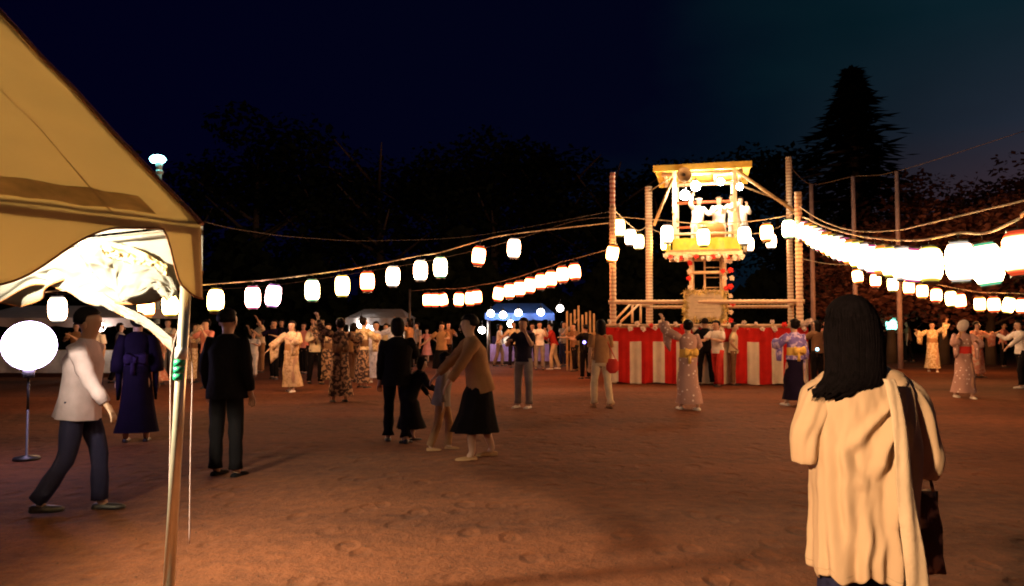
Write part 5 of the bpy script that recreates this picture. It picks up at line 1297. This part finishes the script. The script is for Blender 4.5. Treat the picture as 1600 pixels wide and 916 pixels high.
# crates and boxes on the stalls
for i, (px, Y_, cm, lb) in enumerate(((778,28.9,'violetdk','purple crate on the left of the blue stall table'),(795,28.9,'white','white foam box on the blue stall table'),(825,28.9,'cream','cream carton on the right of the blue stall table'),(560,27.4,'white','white foam box on the middle stall table'))):
    p = P(px, 520, Y_); tag(obj('crate', MB().box((p.x, Y_+.25, .76+.13), (.42,.32,.26)).box((p.x, Y_+.25, .76+.265), (.45,.35,.03)), C[cm], None, True, False), lb, 'crate')
# wooden gate / frame left of the stage
GT = empty('timber_rack', (P(905,500,25).x, 25, 0), 'pale upright timber rack between the blue stall and the stage', 'rack')
for i in range(8):
    p = P(886+6*i, 500, 25); obj('slat', MB().box((p.x, 25, P(0,[486,490,484,478,492,488,486,490][i],25).z/2), (.06,.04,P(0,[486,490,484,478,492,488,486,490][i],25).z)), WOOD, GT, True, False)
for z_ in (.6, 1.2): obj('cross_rail', MB().box((P(907,500,25).x, 25.05, z_), (1.0,.04,.07)), WOOD, GT, True, False)

# ------------------------------------------------------------------ street lamp, teal lamp, net poles
sp_ = P(245, 250, 26); SLA = empty('street_lamp', Vector((sp_.x, sp_.y, 0)), 'tall street lamp with teal-white globe above the tent corner', 'street lamp')
LP = mat('pale_teal_post', (.5,.65,.62), .4)  # pale teal base colour
obj('post', MB().tube([Vector((sp_.x+.10, sp_.y, 0)), Vector((sp_.x+.10, sp_.y, sp_.z-.12))], [.11,.075], 10), LP, SLA)
obj('collar', MB().ell(Vector((sp_.x+.10, sp_.y, sp_.z-.42)), (.13,.13,.10)), LP, SLA)
obj('lamp_globe', MB().ell(sp_+Vector((.03,0,.02)), (.27,.2,.15), 14, 9), mat('teal_globe', (1,1,1), .3, 0, emit=(.35,1,.95), estr=22), SLA)
obj('lamp_neck', MB().tube([sp_+Vector((.10,0,-.4)), sp_+Vector((.07,0,-.05))], [.07,.14], 10), LP, SLA)
tl_ = P(1393, 508, 30); TLA = empty('path_lamp', Vector((tl_.x, tl_.y, 0)), 'low teal-glowing round lamp right of the long-haired woman', 'lamp')
obj('lamp_globe', MB().ell(tl_, (.22,.2,.26), 14, 9), mat('green_globe', (1,1,1), .3, 0, emit=(.25,1,.75), estr=4), TLA)
obj('post', MB().tube([(tl_.x, tl_.y, 0), (tl_.x, tl_.y, tl_.z-.2)], .05, 8), BLACKM, TLA)
obj('hood', MB().ell(tl_+Vector((0,0,.3)), (.26,.24,.08)), LP, TLA)
NP = mat('net_pole', (.36,.24,.22), .6)
tops = []
for i, (px, ty, Yd, lb) in enumerate(((1271,288,27,'thin net pole nearest the right stage pole'),(1337,276,26.5,'middle thin net pole below the conifer'),(1406,268,26,'thin net pole farthest right, above the teal lamp'))):
    b_ = P(px, 507, Yd); b_.z = 0; t_ = P(px, ty, Yd); t_.x = b_.x; tops.append(t_)
    tag(obj('net_pole', MB().tube([b_, t_], [.09,.07], 10), NP), lb, 'pole', 'thin poles of the ball net')
rope('net_wire', smooth_pts([Vector((BR.x,BR.y,6.6)), tops[0], tops[1], tops[2], P(1600,205,24)]), .012, 'faint wire along the tops of the thin net poles', CORD, 'wire')
# small blue-lit gadgets held in the crowd
for px, py, Yd, cc, lb in ((913,535,16.8,(.25,.2,1),'small blue glowing toy held by the dark figure left of the curtain'),(1277,546,16.8,(.3,.8,1),'small blue-white light held by the figure in brown')):
    p = P(px, py, Yd-.3); r = empty('light_toy', p, lb, 'toy')
    obj('glow_tip', MB().ell(p, .035, 8, 6), mat('toy_glow_%d' % px, (1,1,1), .3, 0, emit=cc, estr=6), r); obj('grip', MB().tube([p, p-Vector((0,-.02,.16))], .014, 6), BLACKM, r)
